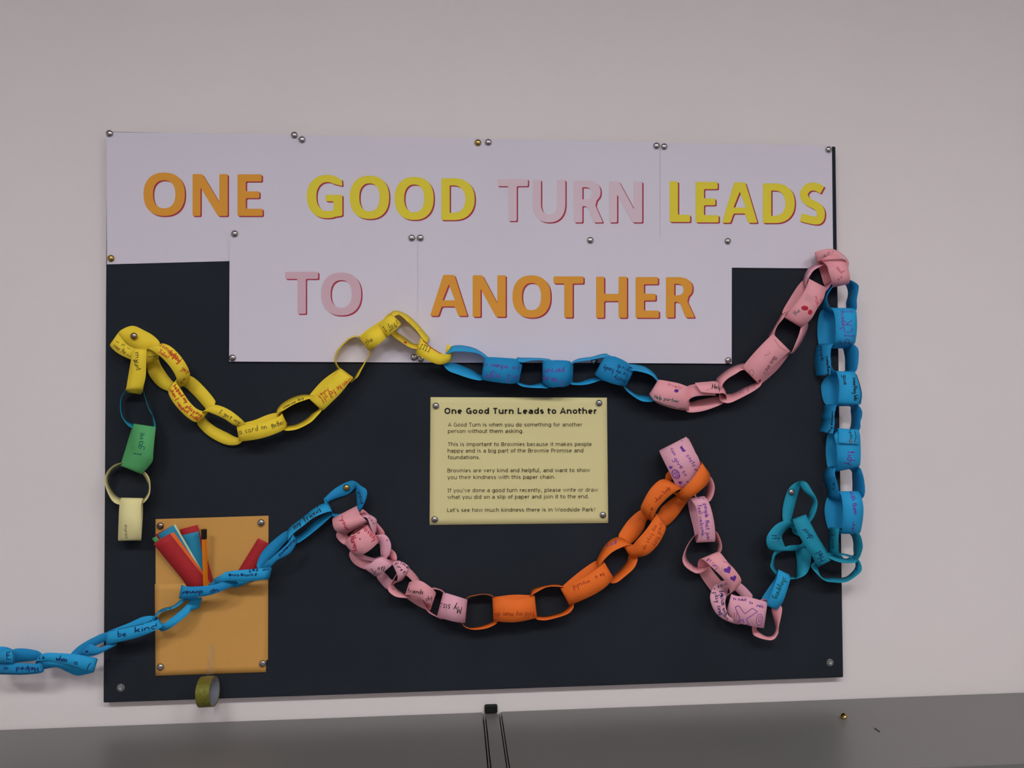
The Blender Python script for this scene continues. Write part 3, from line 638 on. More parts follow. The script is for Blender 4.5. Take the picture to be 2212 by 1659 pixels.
def link(reg, color, st, ink=(), closed=True, tape=(), look=None, sub=5):
    A, B = Pl(), Pl(); A.closed = B.closed = closed
    for a in st:
        A.append(at(*zp(reg, a[0], a[1]), a[2])); B.append(at(*zp(reg, a[3], a[4]), a[5]))
    N = len(A); M = (N if closed else N - 1) * sub + (0 if closed else 1); NV = 3
    vs, fs = [], []
    for i in range(M):
        t = i / sub; pa, pb = cr(A, t), cr(B, t)
        pa.y = min(pa.y, -BT - 0.0006); pb.y = min(pb.y, -BT - 0.0006)
        for k in range(NV): vs.append(pa.lerp(pb, k / (NV - 1)))
    for i in range(M if closed else M - 1):
        j = (i + 1) % M
        for k in range(NV - 1): fs.append((i * NV + k, i * NV + k + 1, j * NV + k + 1, j * NV + k))
    words = {'r': 'red', 'n': 'brown', 'k': 'navy', 'p': 'purple', 'g': 'green', 'b': 'black', 'R': 'red', 'o': 'dark red'}
    lab = look or ('%s paper link' % NAMES.get(color, color) + (' with %s writing' % words[ink[0][0]] if ink else ''))
    o = obj('paper_link', vs, fs, PM[color], smooth=True, label=lab)
    bv = BVHTree.FromPolygons(vs, fs)
    solid(o, 0.0003, 0); child(o, root)
    def hit(x, y, off):
        px, py = zp(reg, x, y)
        q = at(px, py, 0); dr = (q - CAM).normalized()
        loc, nrm, idx, dist = bv.ray_cast(CAM, dr)
        if loc is None: return None
        if nrm.dot(dr) > 0: nrm = -nrm
        return loc + nrm * off, nrm
    by = {}
    for it in ink:
        c, kind = it[0], it[1]
        V, F = by.setdefault(c, ([], []))
        if kind == 't': pls, wd = hand(*it[2:8]), (it[8] if len(it) > 8 else 0.0011)
        elif kind == 'l': pls, wd = [it[2]], (it[3] if len(it) > 3 else 0.0011)
        elif kind == 'f':                       # filled shape
            pts = [hit(x, y, 0.00034) for x, y in it[2]]
            if all(pts):
                cx = sum(p[0] for p in it[2]) / len(pts); cy = sum(p[1] for p in it[2]) / len(pts); hc = hit(cx, cy, 0.00036)
                if hc:
                    n = len(pts)
                    f_ = obj('ink_drawing', [hc[0]] + [p[0] for p in pts], [(0, 1 + i, 1 + (i + 1) % n) for i in range(n)], IM[c]); f_.parent = o
            continue
        for pl in pls:
            run = []
            dense = []
            for i in range(len(pl) - 1):
                a, b = Vector(pl[i]), Vector(pl[i + 1]); n = max(1, int((b - a).length / 14))
                dense += [a.lerp(b, q / n) for q in range(n)]
            dense.append(Vector(pl[-1]))
            def flush():
                if len(run) > 1:
                    k = len(V)
                    for i, (p, nn) in enumerate(run):
                        t = run[min(i + 1, len(run) - 1)][0] - run[max(i - 1, 0)][0]
                        sd = t.cross(nn)
                        if sd.length < 1e-9: sd = Vector((1, 0, 0))
                        sd = sd.normalized() * wd / 2
                        V.append(p + sd); V.append(p - sd)
                    for i in range(len(run) - 1): F.append((k + 2 * i, k + 2 * i + 1, k + 2 * i + 3, k + 2 * i + 2))
                run.clear()
            for q in dense:
                h = hit(q.x, q.y, 0.00032)
                if h is None or (run and (h[0] - run[-1][0]).length > 0.012): flush()
                if h: run.append(h)
            flush()
    for c, (V, F) in by.items():
        if V:
            w_ = obj('handwriting', V, F, IM[c]); w_.parent = o
    for tq in tape:                              # clear sticky tape patches, 4 corners
        n = 5; V, F, ok = [], [], True
        for j in range(n):
            for i in range(n):
                u, v = i / (n - 1), j / (n - 1)
                x = (tq[0] * (1 - u) + tq[2] * u) * (1 - v) + (tq[6] * (1 - u) + tq[4] * u) * v
                y = (tq[1] * (1 - u) + tq[3] * u) * (1 - v) + (tq[7] * (1 - u) + tq[5] * u) * v
                h = hit(x, y, 0.0006)
                if h is None: ok = False; break
                V.append(h[0])
            if not ok: break
        if ok:
            F = [(j * n + i, (j + 1) * n + i, (j + 1) * n + i + 1, j * n + i + 1) for j in range(n - 1) for i in range(n - 1)]
            t_ = obj('clear_tape', V, F, tape_mat(), smooth=True); t_.parent = o
    return o

# --- lower left tail: cream, green, thin blue
link('5', 'cream', [(322,925,28,572,930,28),(305,1020,36,552,1030,36),(296,1200,38,552,1250,38),(290,1380,30,550,1385,30),(292,1408,22,548,1402,22),(300,1380,10,555,1380,10),(310,1100,6,572,1100,6),(320,960,12,572,970,12)],
     ink=[('b','t',395,1380,385,1230,40,'sasha',.0006)])
link('5', 'cream', [(340,525,26,350,540,8),(225,565,26,245,590,6),(145,670,26,188,670,5),(145,785,26,188,770,5),(215,945,26,245,870,6),(300,1000,26,320,930,8),(430,1010,26,430,960,8),(560,995,26,560,945,8),(640,905,26,625,880,6),(657,790,26,640,800,5),(640,690,26,622,740,6),(580,620,26,565,650,8),(460,560,24,460,580,10)], look='thin cream paper link seen edge on')
link('5', 'green', [(465,95,30,718,130,30),(440,300,36,700,300,36),(430,400,36,690,420,36),(360,510,32,675,520,32),(320,555,26,560,652,26),(325,530,12,600,600,12),(380,350,6,640,380,6),(440,150,8,700,180,8),(460,100,18,715,130,18)],
     ink=[('g','t',545,440,590,190,80,'I gave')])
link('4', 'teal', [(400,960,28,410,950,14),(345,1010,28,365,1000,10),(318,1080,28,335,1070,8),(320,1220,28,338,1210,8),(365,1320,28,380,1300,8),(440,1390,28,470,1350,10),(560,1420,28,560,1390,12),(660,1410,28,680,1370,10),(715,1400,28,690,1380,8),(700,1290,28,675,1240,6),(640,1180,28,640,1150,8),(600,1060,28,605,1060,10),(565,970,28,560,960,14)], look='thin dark blue paper link seen edge on')
# --- yellow run
link('4', 'yellow', [(300,300,14,200,440,18),(450,230,3,370,450,3),(600,290,3,520,540,3),(700,350,6,640,520,5),(765,430,14,750,600,12),(700,470,24,700,625,22),(600,490,30,600,650,28),(500,492,30,480,625,30),(400,450,28,400,600,30),(335,375,22,270,530,26)],
     ink=[('n','t',230,470,430,600,60,'some the ~~',.0009),('n','t',260,420,420,510,60,'~ in ~',.0009),('n','t',625,600,735,590,50,'~~',.0009)])
link('4', 'yellow', [(455,495,34,615,510,34),(440,600,38,610,640,38),(410,780,36,605,800,36),(385,930,34,580,915,34),(378,955,28,570,975,28),(400,990,18,550,1010,18),(400,950,10,560,960,10),(440,700,8,600,720,8),(470,540,14,610,550,14),(458,500,24,612,508,24)],
     ink=[('n','t',480,540,490,650,70,'my'),('n','t',470,620,500,740,60,'aunt')], tape=[(490,790,600,800,580,930,470,910)])
link('4', 'yellow', [(770,435,34,620,490,34),(870,455,40,740,555,42),(970,540,42,835,640,44),(1060,660,40,915,745,44),(1108,780,32,957,840,38),(1085,890,22,930,880,28),(1010,920,14,900,960,16),(930,880,8,850,970,8),(860,800,5,745,915,6),(785,690,5,650,800,6),(745,590,5,610,690,6),(720,520,14,600,600,16)],
     ink=[('r','t',760,455,1000,640,60,'someone I'),('r','t',750,530,850,600,45,'Jubel'),('r','t',870,550,980,650,60,'helping',.0016),('r','t',1010,720,1070,780,60,'get'),('r','t',1020,900,1060,830,40,'to')])
link('4', 'yellow', [(950,860,30,860,965,30),(1010,960,34,900,1075,36),(1095,1085,34,1000,1200,36),(1180,1170,32,1100,1290,34),(1265,1205,26,1190,1330,28),(1330,1190,18,1260,1280,18),(1395,1110,8,1290,1190,8),(1380,1060,4,1240,1120,4),(1290,950,4,1145,1015,4),(1190,850,6,1045,925,6),(1110,800,12,990,910,12),(1020,800,22,920,880,22)],
     ink=[('r','t',875,960,1010,1190,45,'when I went',.0015),('r','t',920,920,1060,1110,45,'helped my',.0015),('r','t',960,880,1180,1180,40,'friend and then',.0013),('r','t',1010,1180,1190,1310,45,'out side',.0015),('r','t',1060,1160,1230,1270,45,'playing',.0015)])
link('4', 'yellow', [(1330,1140,28,1260,1205,30),(1430,1135,34,1380,1235,36),(1560,1190,38,1500,1290,38),(1680,1280,34,1590,1350,36),(1745,1350,26,1660,1390,28),(1780,1420,16,1720,1470,18),(1700,1480,10,1690,1560,10),(1640,1500,6,1600,1590,8),(1540,1450,5,1480,1570,8),(1400,1380,5,1330,1490,8),(1300,1300,6,1220,1390,8),(1280,1250,12,1190,1320,14)],
     ink=[('n','t',1440,1220,1670,1350,45,'I got my')])
link('4', 'yellow', [(1645,1385,30,1675,1545,30),(1760,1350,38,1820,1530,38),(1920,1330,38,1960,1500,38),(2060,1290,34,2100,1450,36),(2150,1240,24,2190,1400,26),(2130,1215,12,2200,1330,12),(2000,1240,5,2050,1400,5),(1850,1300,5,1880,1450,5),(1740,1330,8,1760,1480,8),(1670,1360,18,1700,1520,18)],
     ink=[('n','t',1670,1465,1980,1400,65,'a card on'),('n','t',2050,1400,2180,1350,65,'Mother')])
link('6', 'yellow', [(110,1290,24,90,1260,6),(165,1250,28,140,1180,6),(290,1175,30,250,1110,6),(410,1130,30,370,1070,6),(490,1110,28,470,1068,6),(560,1130,24,540,1090,8),(620,1200,24,600,1160,8),(605,1245,28,575,1225,6),(560,1300,30,500,1280,6),(480,1380,30,420,1350,6),(350,1450,30,300,1410,6),(240,1475,30,200,1420,6),(170,1465,26,150,1420,8),(110,1400,24,110,1350,8)],
     ink=[('n','t',170,1225,400,1115,35,'someone day'), ('r','l',[(120,1270),(230,1190)],.0008)])
link('6', 'yellow', [(480,1115,30,620,1245,30),(600,1000,36,720,1150,36),(700,900,36,830,1040,36),(790,800,34,940,900,34),(810,770,24,960,880,24),(795,775,10,940,880,10),(620,900,5,760,1050,5),(475,1060,8,610,1190,8),(465,1090,18,600,1220,18)],
     ink=[('r','t',935,875,590,1110,70,'when he fell off'),('r','t',680,985,560,1080,50,'Juliet')])
link('6', 'yellow', [(1050,410,24,1040,400,10),(940,425,26,935,412,4),(850,500,26,840,490,4),(785,590,26,772,580,4),(768,680,28,752,680,4),(800,750,28,770,740,5),(870,830,24,800,790,8),(945,885,24,930,920,8),(1010,870,28,955,915,5),(1060,780,28,1020,800,5),(1120,670,28,1090,700,5),(1170,580,26,1150,590,6),(1180,500,22,1160,480,10)], look='thin yellow paper link seen edge on')
link('6', 'yellow', [(1040,415,28,1150,560,30),(1120,350,38,1240,505,40),(1250,290,36,1340,420,38),(1330,230,24,1400,340,26),(1300,215,10,1380,330,10),(1150,310,5,1260,460,5),(1040,395,10,1140,540,12)],
     ink=[('n','t',1120,505,1190,450,60,'the')])
link('6', 'yellow', [(1258,268,38,1345,412,40),(1320,215,46,1420,350,48),(1380,170,44,1500,275,44),(1400,150,30,1505,250,30),(1360,150,10,1470,230,12),(1300,215,6,1400,330,8),(1250,260,20,1340,380,22)],
     ink=[('n','t',1330,350,1480,260,60,'I lost'),('n','t',1390,350,1470,290,45,'my')], tape=[(1260,290,1330,230,1400,330,1340,390)])
link('6', 'yellow', [(1440,170,30,1400,125,8),(1500,165,32,1470,112,6),(1580,235,32,1590,165,5),(1680,330,32,1700,265,5),(1750,430,30,1800,385,6),(1790,480,26,1830,440,10),(1740,530,26,1760,490,10),(1675,545,32,1690,490,5),(1600,525,32,1640,480,5),(1500,460,32,1550,415,5),(1410,395,30,1450,345,6),(1380,320,26,1400,270,10),(1390,230,26,1380,170,10)],
     ink=[('n','t',1470,150,1740,360,22,'- ~ ~ - ~'),('r','l',[(1425,400),(1600,520),(1665,540)],.0009),('r','f',blob(1555,475,18,12))], tape=[(1440,370,1560,440,1640,500,1560,490)])
link('6', 'yellow', [(1745,435,34,1680,600,34),(1830,510,40,1780,660,42),(1950,590,40,1930,722,42),(2060,605,28,2045,700,30),(2085,560,14,2080,660,14),(2060,505,6,2040,610,6),(1920,410,4,1900,560,4),(1800,380,5,1780,520,6),(1740,400,20,1700,540,20)],
     ink=[('n','t',1715,540,1830,580,60,'RIII'.replace('R','I')),('r','l',[(1760,452),(1840,525),(1950,595),(2050,605)],.0013)])
# --- blue run under the title
link('7', 'lightblue', [(160,330,30,150,305,10),(240,312,32,200,248,6),(400,318,32,330,245,5),(500,340,32,470,285,5),(560,385,28,600,375,6),(620,480,24,640,440,10),(590,600,24,600,560,10),(520,640,28,530,580,5),(400,620,32,420,520,5),(250,570,32,260,455,5),(150,530,32,190,440,6),(95,465,30,110,430,8),(80,400,24,100,370,12)], look='bright blue paper link seen edge on beside the last yellow link')
link('7', 'blue', [(560,385,30,530,630,30),(620,375,36,640,655,36),(800,385,38,800,675,38),(925,400,34,875,680,34),(975,460,26,945,665,26),(990,430,14,950,640,14),(900,400,5,880,640,5),(700,390,5,690,620,5),(580,385,14,560,610,14)],
     ink=[('p','t',960,490,550,440,60,'so when it',.0013),('p','t',850,580,570,570,80,'I ogs',.0013),('p','t',950,590,900,585,60,'s')])
link('7', 'lightblue', [(930,440,26,925,390,10),(1000,435,30,980,382,5),(1100,415,30,1100,382,4),(1220,412,30,1240,390,5),(1290,440,24,1330,420,8),(1330,560,22,1350,550,10),(1300,715,28,1300,690,6),(1200,727,32,1220,665,5),(1080,722,32,1080,690,4),(980,705,30,970,665,5),(925,660,26,920,630,8),(890,560,24,890,520,10)])
link('7', 'blue', [(1222,420,26,1222,660,26),(1300,415,36,1310,718,36),(1400,410,38,1400,716,38),(1530,422,34,1480,712,34),(1555,470,24,1545,678,24),(1560,440,14,1550,650,14),(1400,420,5,1400,670,5),(1280,425,6,1280,650,6)],
     ink=[('p','t',1450,640,1230,590,70,'I see my',.0013),('p','t',1465,510,1240,510,70,'person',.0013)])
link('7', 'lightblue', [(1555,465,26,1550,440,10),(1610,430,30,1640,392,5),(1750,412,30,1790,370,4),(1920,378,28,1900,340,5),(1990,390,22,1970,350,10),(2020,500,22,2000,470,10),(1960,640,22,1950,600,10),(1880,642,28,1830,605,5),(1730,686,30,1740,622,4),(1600,692,30,1630,658,5),(1530,670,26,1530,640,8),(1500,560,22,1500,530,10)])
link('7', 'blue', [(1935,370,30,1818,575,30),(2040,368,38,1930,645,38),(2140,420,38,2060,690,38),(2249,501,26,2155,704,26),(2260,490,14,2170,680,14),(2120,400,5,2040,640,5),(1970,350,6,1860,560,6)],
     ink=[('k','t',2200,560,1920,480,60,'for my family'),('k','t',2170,640,2050,580,60,'pretty'),('k','t',2230,520,2080,460,60,'give')])
link('8', 'lightblue', [(200,740,30,150,665,8),(330,765,30,320,690,5),(420,805,30,440,770,5),(490,885,26,500,870,6),(540,980,20,560,950,10),(500,1080,20,500,1040,10),(440,1088,28,400,1030,6),(370,1095,30,340,1025,5),(280,1080,30,240,1010,5),(160,1000,30,150,955,5),(100,930,26,90,900,6),(60,830,22,70,790,10),(130,750,24,110,680,8)], tape=[(210,690,320,720,330,750,215,735)])
# --- pink run up to the top right
link('8', 'pink', [(495,845,30,385,1008,30),(600,862,36,450,1085,38),(700,893,38,620,1150,38),(812,922,30,800,1178,30),(840,930,14,815,1195,14),(700,880,5,640,1170,5),(520,850,8,470,1110,8),(480,860,18,400,1040,18)],
     ink=[('g','t',440,1055,715,1110,45,'Help partner'),('R','t',590,905,740,950,35,'lovely',.0006),('p','f',blob(690,970,26,20)),('g','l',[(430,1075),(560,1130),(700,1165),(800,1170)],.0009)])
link('8', 'pink', [(970,985,46,900,880,34),(1130,1000,46,1030,868,34),(1230,1000,40,1150,866,28),(1262,1045,24,1230,940,8),(1235,1105,18,1245,1010,6),(1090,1170,20,1100,1045,5),(950,1208,20,960,1070,5),(820,1212,22,835,1095,6),(790,1150,26,790,980,12),(830,1075,32,812,920,18),(900,1035,38,890,897,24),(1010,1022,40,990,885,26),(1140,1025,40,1090,880,26)], closed=False,
     ink=[('b','t',1095,950,1205,955,60,'Help',.0014),('b','l',[(1030,962),(1095,945)],.0005)], look='pink paper link with a loose tab reading Help')
link('8', 'pink', [(1210,915,26,1140,860,8),(1265,840,30,1200,780,5),(1360,780,30,1320,700,5),(1450,732,26,1450,660,6),(1540,760,20,1540,700,12),(1640,830,20,1630,800,12),(1660,890,26,1610,865,8),(1600,952,30,1560,890,6),(1480,1022,30,1470,930,5),(1320,1100,30,1330,1000,5),(1240,1105,26,1240,1005,7),(1180,1060,20,1190,1000,12)],
     ink=[('p','l',[(1415,955),(1420,1010)],.0006),('p','l',[(1500,920),(1510,985)],.0006),('p','l',[(1440,950),(1450,1000)],.0006),('p','l',[(1575,900),(1580,945)],.0006)])
link('8', 'pink', [(1450,685,28,1620,862,28),(1590,520,36,1780,700,38),(1770,338,38,1968,530,38),(1790,345,24,1975,540,24),(1780,400,8,1950,590,8),(1640,560,5,1830,740,5),(1460,700,8,1670,880,8),(1440,700,18,1640,880,18)],
     ink=[('b','t',1800,570,1670,780,55,'Olivia and hr',.0007),('b','l',[(1745,525),(1755,550),(1690,570)],.0005),('b','l',[(1800,380),(1860,470),(1940,520)],.0005),('b','l',blob(1545,765,25,35)+[(1570,765)],.0005)], look='pink paper link with faint pencil writing')
link('8', 'pink', [(1950,90,26,1900,90,8),(1905,150,30,1840,170,6),(1840,230,30,1780,280,5),(1808,325,26,1745,350,6),(1840,420,18,1800,420,10),(1950,520,18,1920,480,10),(2000,530,24,1990,552,5),(2045,430,28,2060,500,5),(2085,330,30,2130,390,5),(2105,260,28,2190,230,6),(2150,150,22,2150,120,10),(2050,80,22,2040,60,10)])
link('9', 'pink', [(985,550,34,1180,655,34),(945,660,40,1150,770,42),(870,780,42,1080,880,44),(790,880,38,1010,1000,40),(715,970,28,910,1085,30),(690,960,16,880,1070,16),(690,900,7,850,980,7),(770,760,5,950,850,5),(860,620,5,1050,720,5),(935,540,8,1120,640,8),(960,530,22,1160,630,22)],
     ink=[('R','f',blob(940,872,42,28,.1)),('R','f',blob(1000,918,26,30,.2)),('g','t',830,960,890,910,55,'the',.0008),('R','t',1050,740,1080,870,50,'make',.0007),('R','t',1110,780,1130,860,40,'her',.0007)], tape=[(960,700,1060,740,1020,820,930,780)], look='wide pink paper link with two red blots')
link('9', 'palepink', [(1060,430,26,1080,370,8),(1000,500,28,970,430,6),(965,575,26,918,560,6),(970,650,20,950,640,10),(1060,700,20,1060,680,10),(1160,700,22,1150,630,8),(1190,670,28,1170,605,8),(1248,590,28,1240,560,8),(1300,500,20,1290,470,10),(1200,380,20,1190,350,10)],
     ink=[('k','t',925,550,1040,400,25,'~ ~ ~',.0008)])
link('9', 'pink', [(1190,390,34,1410,340,34),(1215,470,40,1440,440,42),(1245,570,38,1455,530,40),(1250,640,26,1440,590,28),(1200,620,12,1400,600,12),(1160,605,8,1360,560,8),(1120,480,5,1330,450,5),(1085,350,8,1300,320,8),(1130,340,22,1360,310,22)],
     ink=[('R','t',1290,420,1350,480,55,'and',.0008),('R','t',1320,560,1370,520,40,'so',.0008)])
link('9', 'pink', [(1052,245,24,1080,355,26),(1110,215,34,1190,285,38),(1260,200,38,1290,262,44),(1380,268,34,1390,305,40),(1442,350,24,1432,420,28),(1410,330,10,1400,450,10),(1270,245,4,1260,420,4),(1130,235,6,1120,350,6)],
     ink=[('b','t',1160,300,1230,245,30,'to',.0006),('p','t',1200,250,1270,240,24,'oo',.0006)])
# --- blue column on the right edge
link('9', 'blue', [(1450,550,32,1390,590,6),(1545,605,36,1428,670,4),(1550,670,36,1428,740,3),(1532,780,36,1410,810,3),(1530,885,32,1410,890,4),(1480,950,26,1360,950,10),(1350,960,26,1250,940,10),(1260,900,32,1120,880,4),(1205,820,36,1115,840,3),(1195,740,36,1150,750,4),(1255,635,30,1200,650,8),(1350,540,24,1300,560,12)])
link('9', 'lightblue', [(1258,890,32,1515,888,32),(1285,1000,40,1532,960,42),(1292,1120,42,1535,1100,44),(1285,1240,38,1520,1230,40),(1265,1310,26,1500,1280,28),(1150,1330,14,1400,1330,14),(1100,1290,6,1350,1290,6),(1082,1140,3,1330,1140,3),(1095,980,3,1340,980,3),(1130,900,8,1400,890,8),(1200,870,20,1460,870,20)],
     ink=[('p','t',1395,1110,1370,905,60,'Someon',.0012),('p','t',1495,1280,1480,895,110,'PICK I',.0012),('p','t',1370,1280,1350,1240,40,'n')])
link('9', 'blue', [(1230,1632,40,1070,1642,12),(1238,1500,38,1050,1500,5),(1232,1400,36,1055,1410,4),(1255,1290,32,1090,1290,6),(1340,1260,24,1240,1280,12),(1450,1260,28,1340,1300,8),(1545,1330,36,1372,1330,4),(1552,1440,36,1395,1430,3),(1540,1540,36,1398,1540,3),(1510,1600,32,1390,1590,6),(1400,1640,26,1280,1650,12),(1285,1590,30,1130,1600,8),(1236,1520,34,1070,1520,4)], closed=False,
     ink=[('k','t',1110,1310,1130,1470,40,'people',.0012),('b','t',1180,1420,1200,1630,40,'something',.0014)])
link('10', 'lightblue', [(1085,118,32,1300,128,32),(1118,230,40,1345,230,42),(1120,360,42,1380,370,44),(1108,480,38,1368,480,38),(1105,500,26,1350,495,26),(1000,510,10,1250,510,10),(940,450,4,1200,450,4),(915,290,3,1180,290,3),(955,200,4,1210,190,4),(1040,140,18,1260,130,18)],
     ink=[('b','t',1160,160,1170,270,55,'gave',.0013),('b','t',1275,190,1290,450,50,'something lola',.0013),('b','l',[(1310,140),(1345,240),(1372,360),(1355,475)],.0010)])
link('10', 'blue', [(1050,830,38,892,797,12),(1070,700,38,925,690,5),(1065,630,38,912,635,4),(1078,555,36,938,570,4),(1105,495,30,962,500,6),(1200,480,24,1100,490,12),(1320,490,32,1240,515,6),(1375,555,36,1250,570,3),(1382,620,36,1258,640,3),(1362,690,36,1255,710,3),(1358,765,32,1240,770,4),(1300,830,26,1200,830,12),(1110,800,26,1020,820,12)], closed=False,
     ink=[('b','t',1040,575,1030,730,28,'someone',.0011),('b','t',1035,745,990,810,28,'lola',.0011)])
link('10', 'lightblue', [(1115,932,47,1350,950,47),(1108,770,38,1348,792,38),(1040,800,20,1290,790,20),(985,850,6,1230,850,6),(968,1000,3,1220,1000,3),(975,1130,3,1220,1130,3),(1000,1220,10,1220,1220,10),(1088,1255,26,1335,1205,28),(1100,1120,40,1363,1150,42),(1090,960,42,1365,980,44),(1065,850,40,1358,850,42),(1100,790,34,1345,800,34)], closed=False,
     ink=[('b','t',1235,775,1245,930,35,'ophiqi',.0011),('p','t',1210,1020,1215,1180,95,'tidy',.0016),('b','l',[(1295,785),(1312,860),(1290,935)],.0009)], tape=[(1200,880,1300,890,1290,940,1200,930)])
link('10', 'blue', [(1085,1235,32,990,1205,6),(1075,1300,38,940,1300,5),(1095,1370,38,950,1370,4),(1112,1440,38,975,1460,4),(1135,1540,30,1005,1560,8),(1250,1600,24,1150,1600,12),(1380,1562,32,1290,1560,6),(1412,1500,36,1272,1480,3),(1410,1400,36,1272,1400,3),(1388,1285,36,1268,1320,4),(1345,1205,30,1255,1245,8),(1200,1180,24,1150,1200,12)],
     ink=[('k','t',1045,1380,1055,1480,40,'tryi',.0011),('k','t',1025,1225,1085,1230,45,'Ti')])
link('11', 'lightblue', [(1338,290,32,1560,285,32),(1368,400,42,1598,390,44),(1377,540,44,1608,510,44),(1368,670,38,1590,660,38),(1350,750,26,1560,750,26),(1260,730,12,1480,740,12),(1200,680,4,1430,680,4),(1165,500,3,1400,500,3),(1190,350,4,1420,340,4),(1260,280,18,1500,270,18)],
     ink=[('p','t',1450,275,1500,530,60,'with them',.0014),('p','t',1480,610,1470,730,45,'when',.0010)])
link('11', 'teal', [(1340,690,32,1230,680,8),(1325,780,36,1215,780,6),(1322,900,36,1207,880,5),(1335,980,30,1230,1000,8),(1430,1060,24,1380,1040,12),(1540,1050,30,1488,1000,8),(1590,950,36,1492,930,5),(1598,870,36,1490,850,5),(1560,755,32,1465,770,8),(1440,720,24,1380,720,14)],
     ink=[('g','t',1240,770,1250,925,45,'Love',.0015)])
# --- teal tangle
link('11', 'teal', [(1200,990,28,1190,960,12),(1280,1000,14,1280,975,4),(1380,1000,12,1370,975,3),(1490,1040,18,1490,1005,6),(1540,1060,28,1530,1030,16),(1500,1085,38,1500,1050,30),(1380,1085,40,1380,1040,30),(1280,1060,38,1280,1015,28),(1210,1020,34,1205,985,22)])
link('11', 'teal', [(1545,1040,30,1495,1020,20),(1590,1160,36,1515,1130,22),(1510,1245,36,1440,1222,12),(1400,1305,34,1370,1252,10),(1270,1305,34,1250,1250,8),(1165,1285,32,1130,1240,8),(1060,1190,26,1085,1130,8),(1010,1110,18,1060,1070,8),(1100,1060,8,1110,1030,4),(1300,1050,6,1300,1030,4),(1450,1060,12,1450,1035,8)],
     ink=[('k','t',1460,1235,1540,1160,30,'so I',.0008)])
link('11', 'teal', [(805,605,36,958,550,36),(860,740,42,1030,690,44),(940,890,44,1120,870,44),(1010,990,42,1190,980,42),(1085,1125,34,1232,1058,34),(1090,1100,20,1235,1020,20),(1020,960,8,1200,960,8),(900,750,6,1090,790,6),(830,610,10,990,600,10),(800,590,24,960,540,24)],
     ink=[('k','t',1040,790,945,680,75,'door',.0014),('k','t',1165,1050,1120,950,80,'Hel',.0014)], tape=[(1090,850,1150,880,1200,960,1110,930)])
link('11', 'teal', [(700,620,10,780,615,10),(685,500,4,800,540,4),(712,350,3,835,400,3),(765,230,3,875,260,3),(850,165,8,895,200,8),(950,162,24,880,185,18),(1030,275,30,935,275,24),(1082,380,32,1030,370,22),(1070,495,30,1005,480,22),(1010,610,26,965,590,18),(900,700,20,900,660,14),(790,690,16,800,650,12)],
     ink=[('g','t',990,570,1010,520,40,'c')])
link('11', 'teal', [(790,610,24,830,655,20),(690,610,30,740,700,22),(590,670,36,690,760,26),(512,780,38,680,800,30),(510,880,36,700,860,30),(560,940,32,720,900,26),(700,948,26,770,885,22),(850,940,18,900,870,14),(950,880,8,900,800,6),(930,760,5,800,740,4),(880,680,6,800,670,5)],
     ink=[('k','l',[(562,775),(655,773)],.0014),('k','l',[(568,808),(660,804)],.0014),('k','l',[(612,773),(606,808)],.0014),('k','l',[(640,745),(636,840)],.0010),('p','l',[(570,850),(620,845),(650,870)],.0007)])
link('11', 'teal', [(600,955,28,690,950,16),(560,1070,30,610,1000,16),(552,1135,30,592,1125,14),(620,1225,26,640,1190,14),(700,1290,22,720,1230,12),(790,1270,26,800,1240,12),(880,1255,24,835,1250,8),(965,1200,20,850,1140,6),(1008,1080,16,850,1060,5),(1000,960,12,830,940,5),(900,900,10,830,900,5),(750,900,18,740,900,8)])
link('11', 'lightblue', [(640,1165,32,768,1235,32),(615,1270,38,770,1285,40),(575,1390,40,730,1420,42),(530,1490,38,685,1540,38),(490,1560,28,620,1615,30),(470,1530,14,600,1590,14),(450,1490,5,620,1500,5),(520,1380,4,680,1400,4),(595,1270,6,730,1290,6),(635,1180,20,760,1220,20)],
     ink=[('g','t',690,1240,590,1480,70,'shopping',.0015)])
# --- pink lower right
link('12', 'pink', [(1405,885,30,1300,945,20),(1418,950,32,1320,1020,20),(1380,1130,32,1345,1140,20),(1370,1210,32,1310,1220,20),(1300,1278,32,1240,1232,18),(1140,1245,30,1145,1175,16),(1080,1180,18,1130,1120,12),(1090,950,12,1150,950,8),(1180,815,12,1220,850,10),(1270,830,20,1270,850,14),(1350,850,26,1300,900,18)])
link('12', 'palepink', [(840,755,26,790,940,26),(900,775,32,870,1060,32),(1060,795,40,1030,1110,40),(1225,840,36,1188,1140,36),(1240,850,22,1200,1130,22),(1100,830,8,1060,1090,8),(880,790,8,840,1000,8)],
     ink=[('p','l',[(885,905),(925,885),(995,980),(1080,915),(1140,955),(1010,1040),(1045,1105),(985,1100),(975,1040),(920,1080),(940,1030),(885,905)],.0011),('p','t',860,820,1010,835,35,'to adult',.0009),('p','t',1045,865,1085,870,35,'to'),('p','t',1130,890,1205,915,35,'public',.0009),('p','l',blob(1160,1045,35,65,.15)+[(1195,1050)],.0009),('p','l',blob(1165,1040,14,30,.15)+[(1179,1042)],.0009),('R','t',830,1020,905,1010,50,'ill',.0007)], look='pale pink paper link with a purple outlined cross')
link('12', 'palepink', [(700,615,14,810,680,12),(625,700,24,790,770,24),(600,800,32,772,840,34),(640,930,34,785,940,36),(725,1025,32,820,1010,34),(880,1092,28,905,1050,28),(980,1080,18,960,1000,14),(1060,950,10,960,900,7),(1080,800,8,960,800,5),(1070,750,7,880,715,4),(960,640,7,830,690,4),(850,600,10,820,670,7)],
     ink=[('k','t',640,740,700,990,60,'play sing',.0013),('k','t',700,720,760,1010,55,'friends with',.0013),('k','f',blob(735,770,14,18)),('k','t',640,700,790,650,40,'I said',.0012),('k','t',690,960,790,1050,45,'song',.0010)])
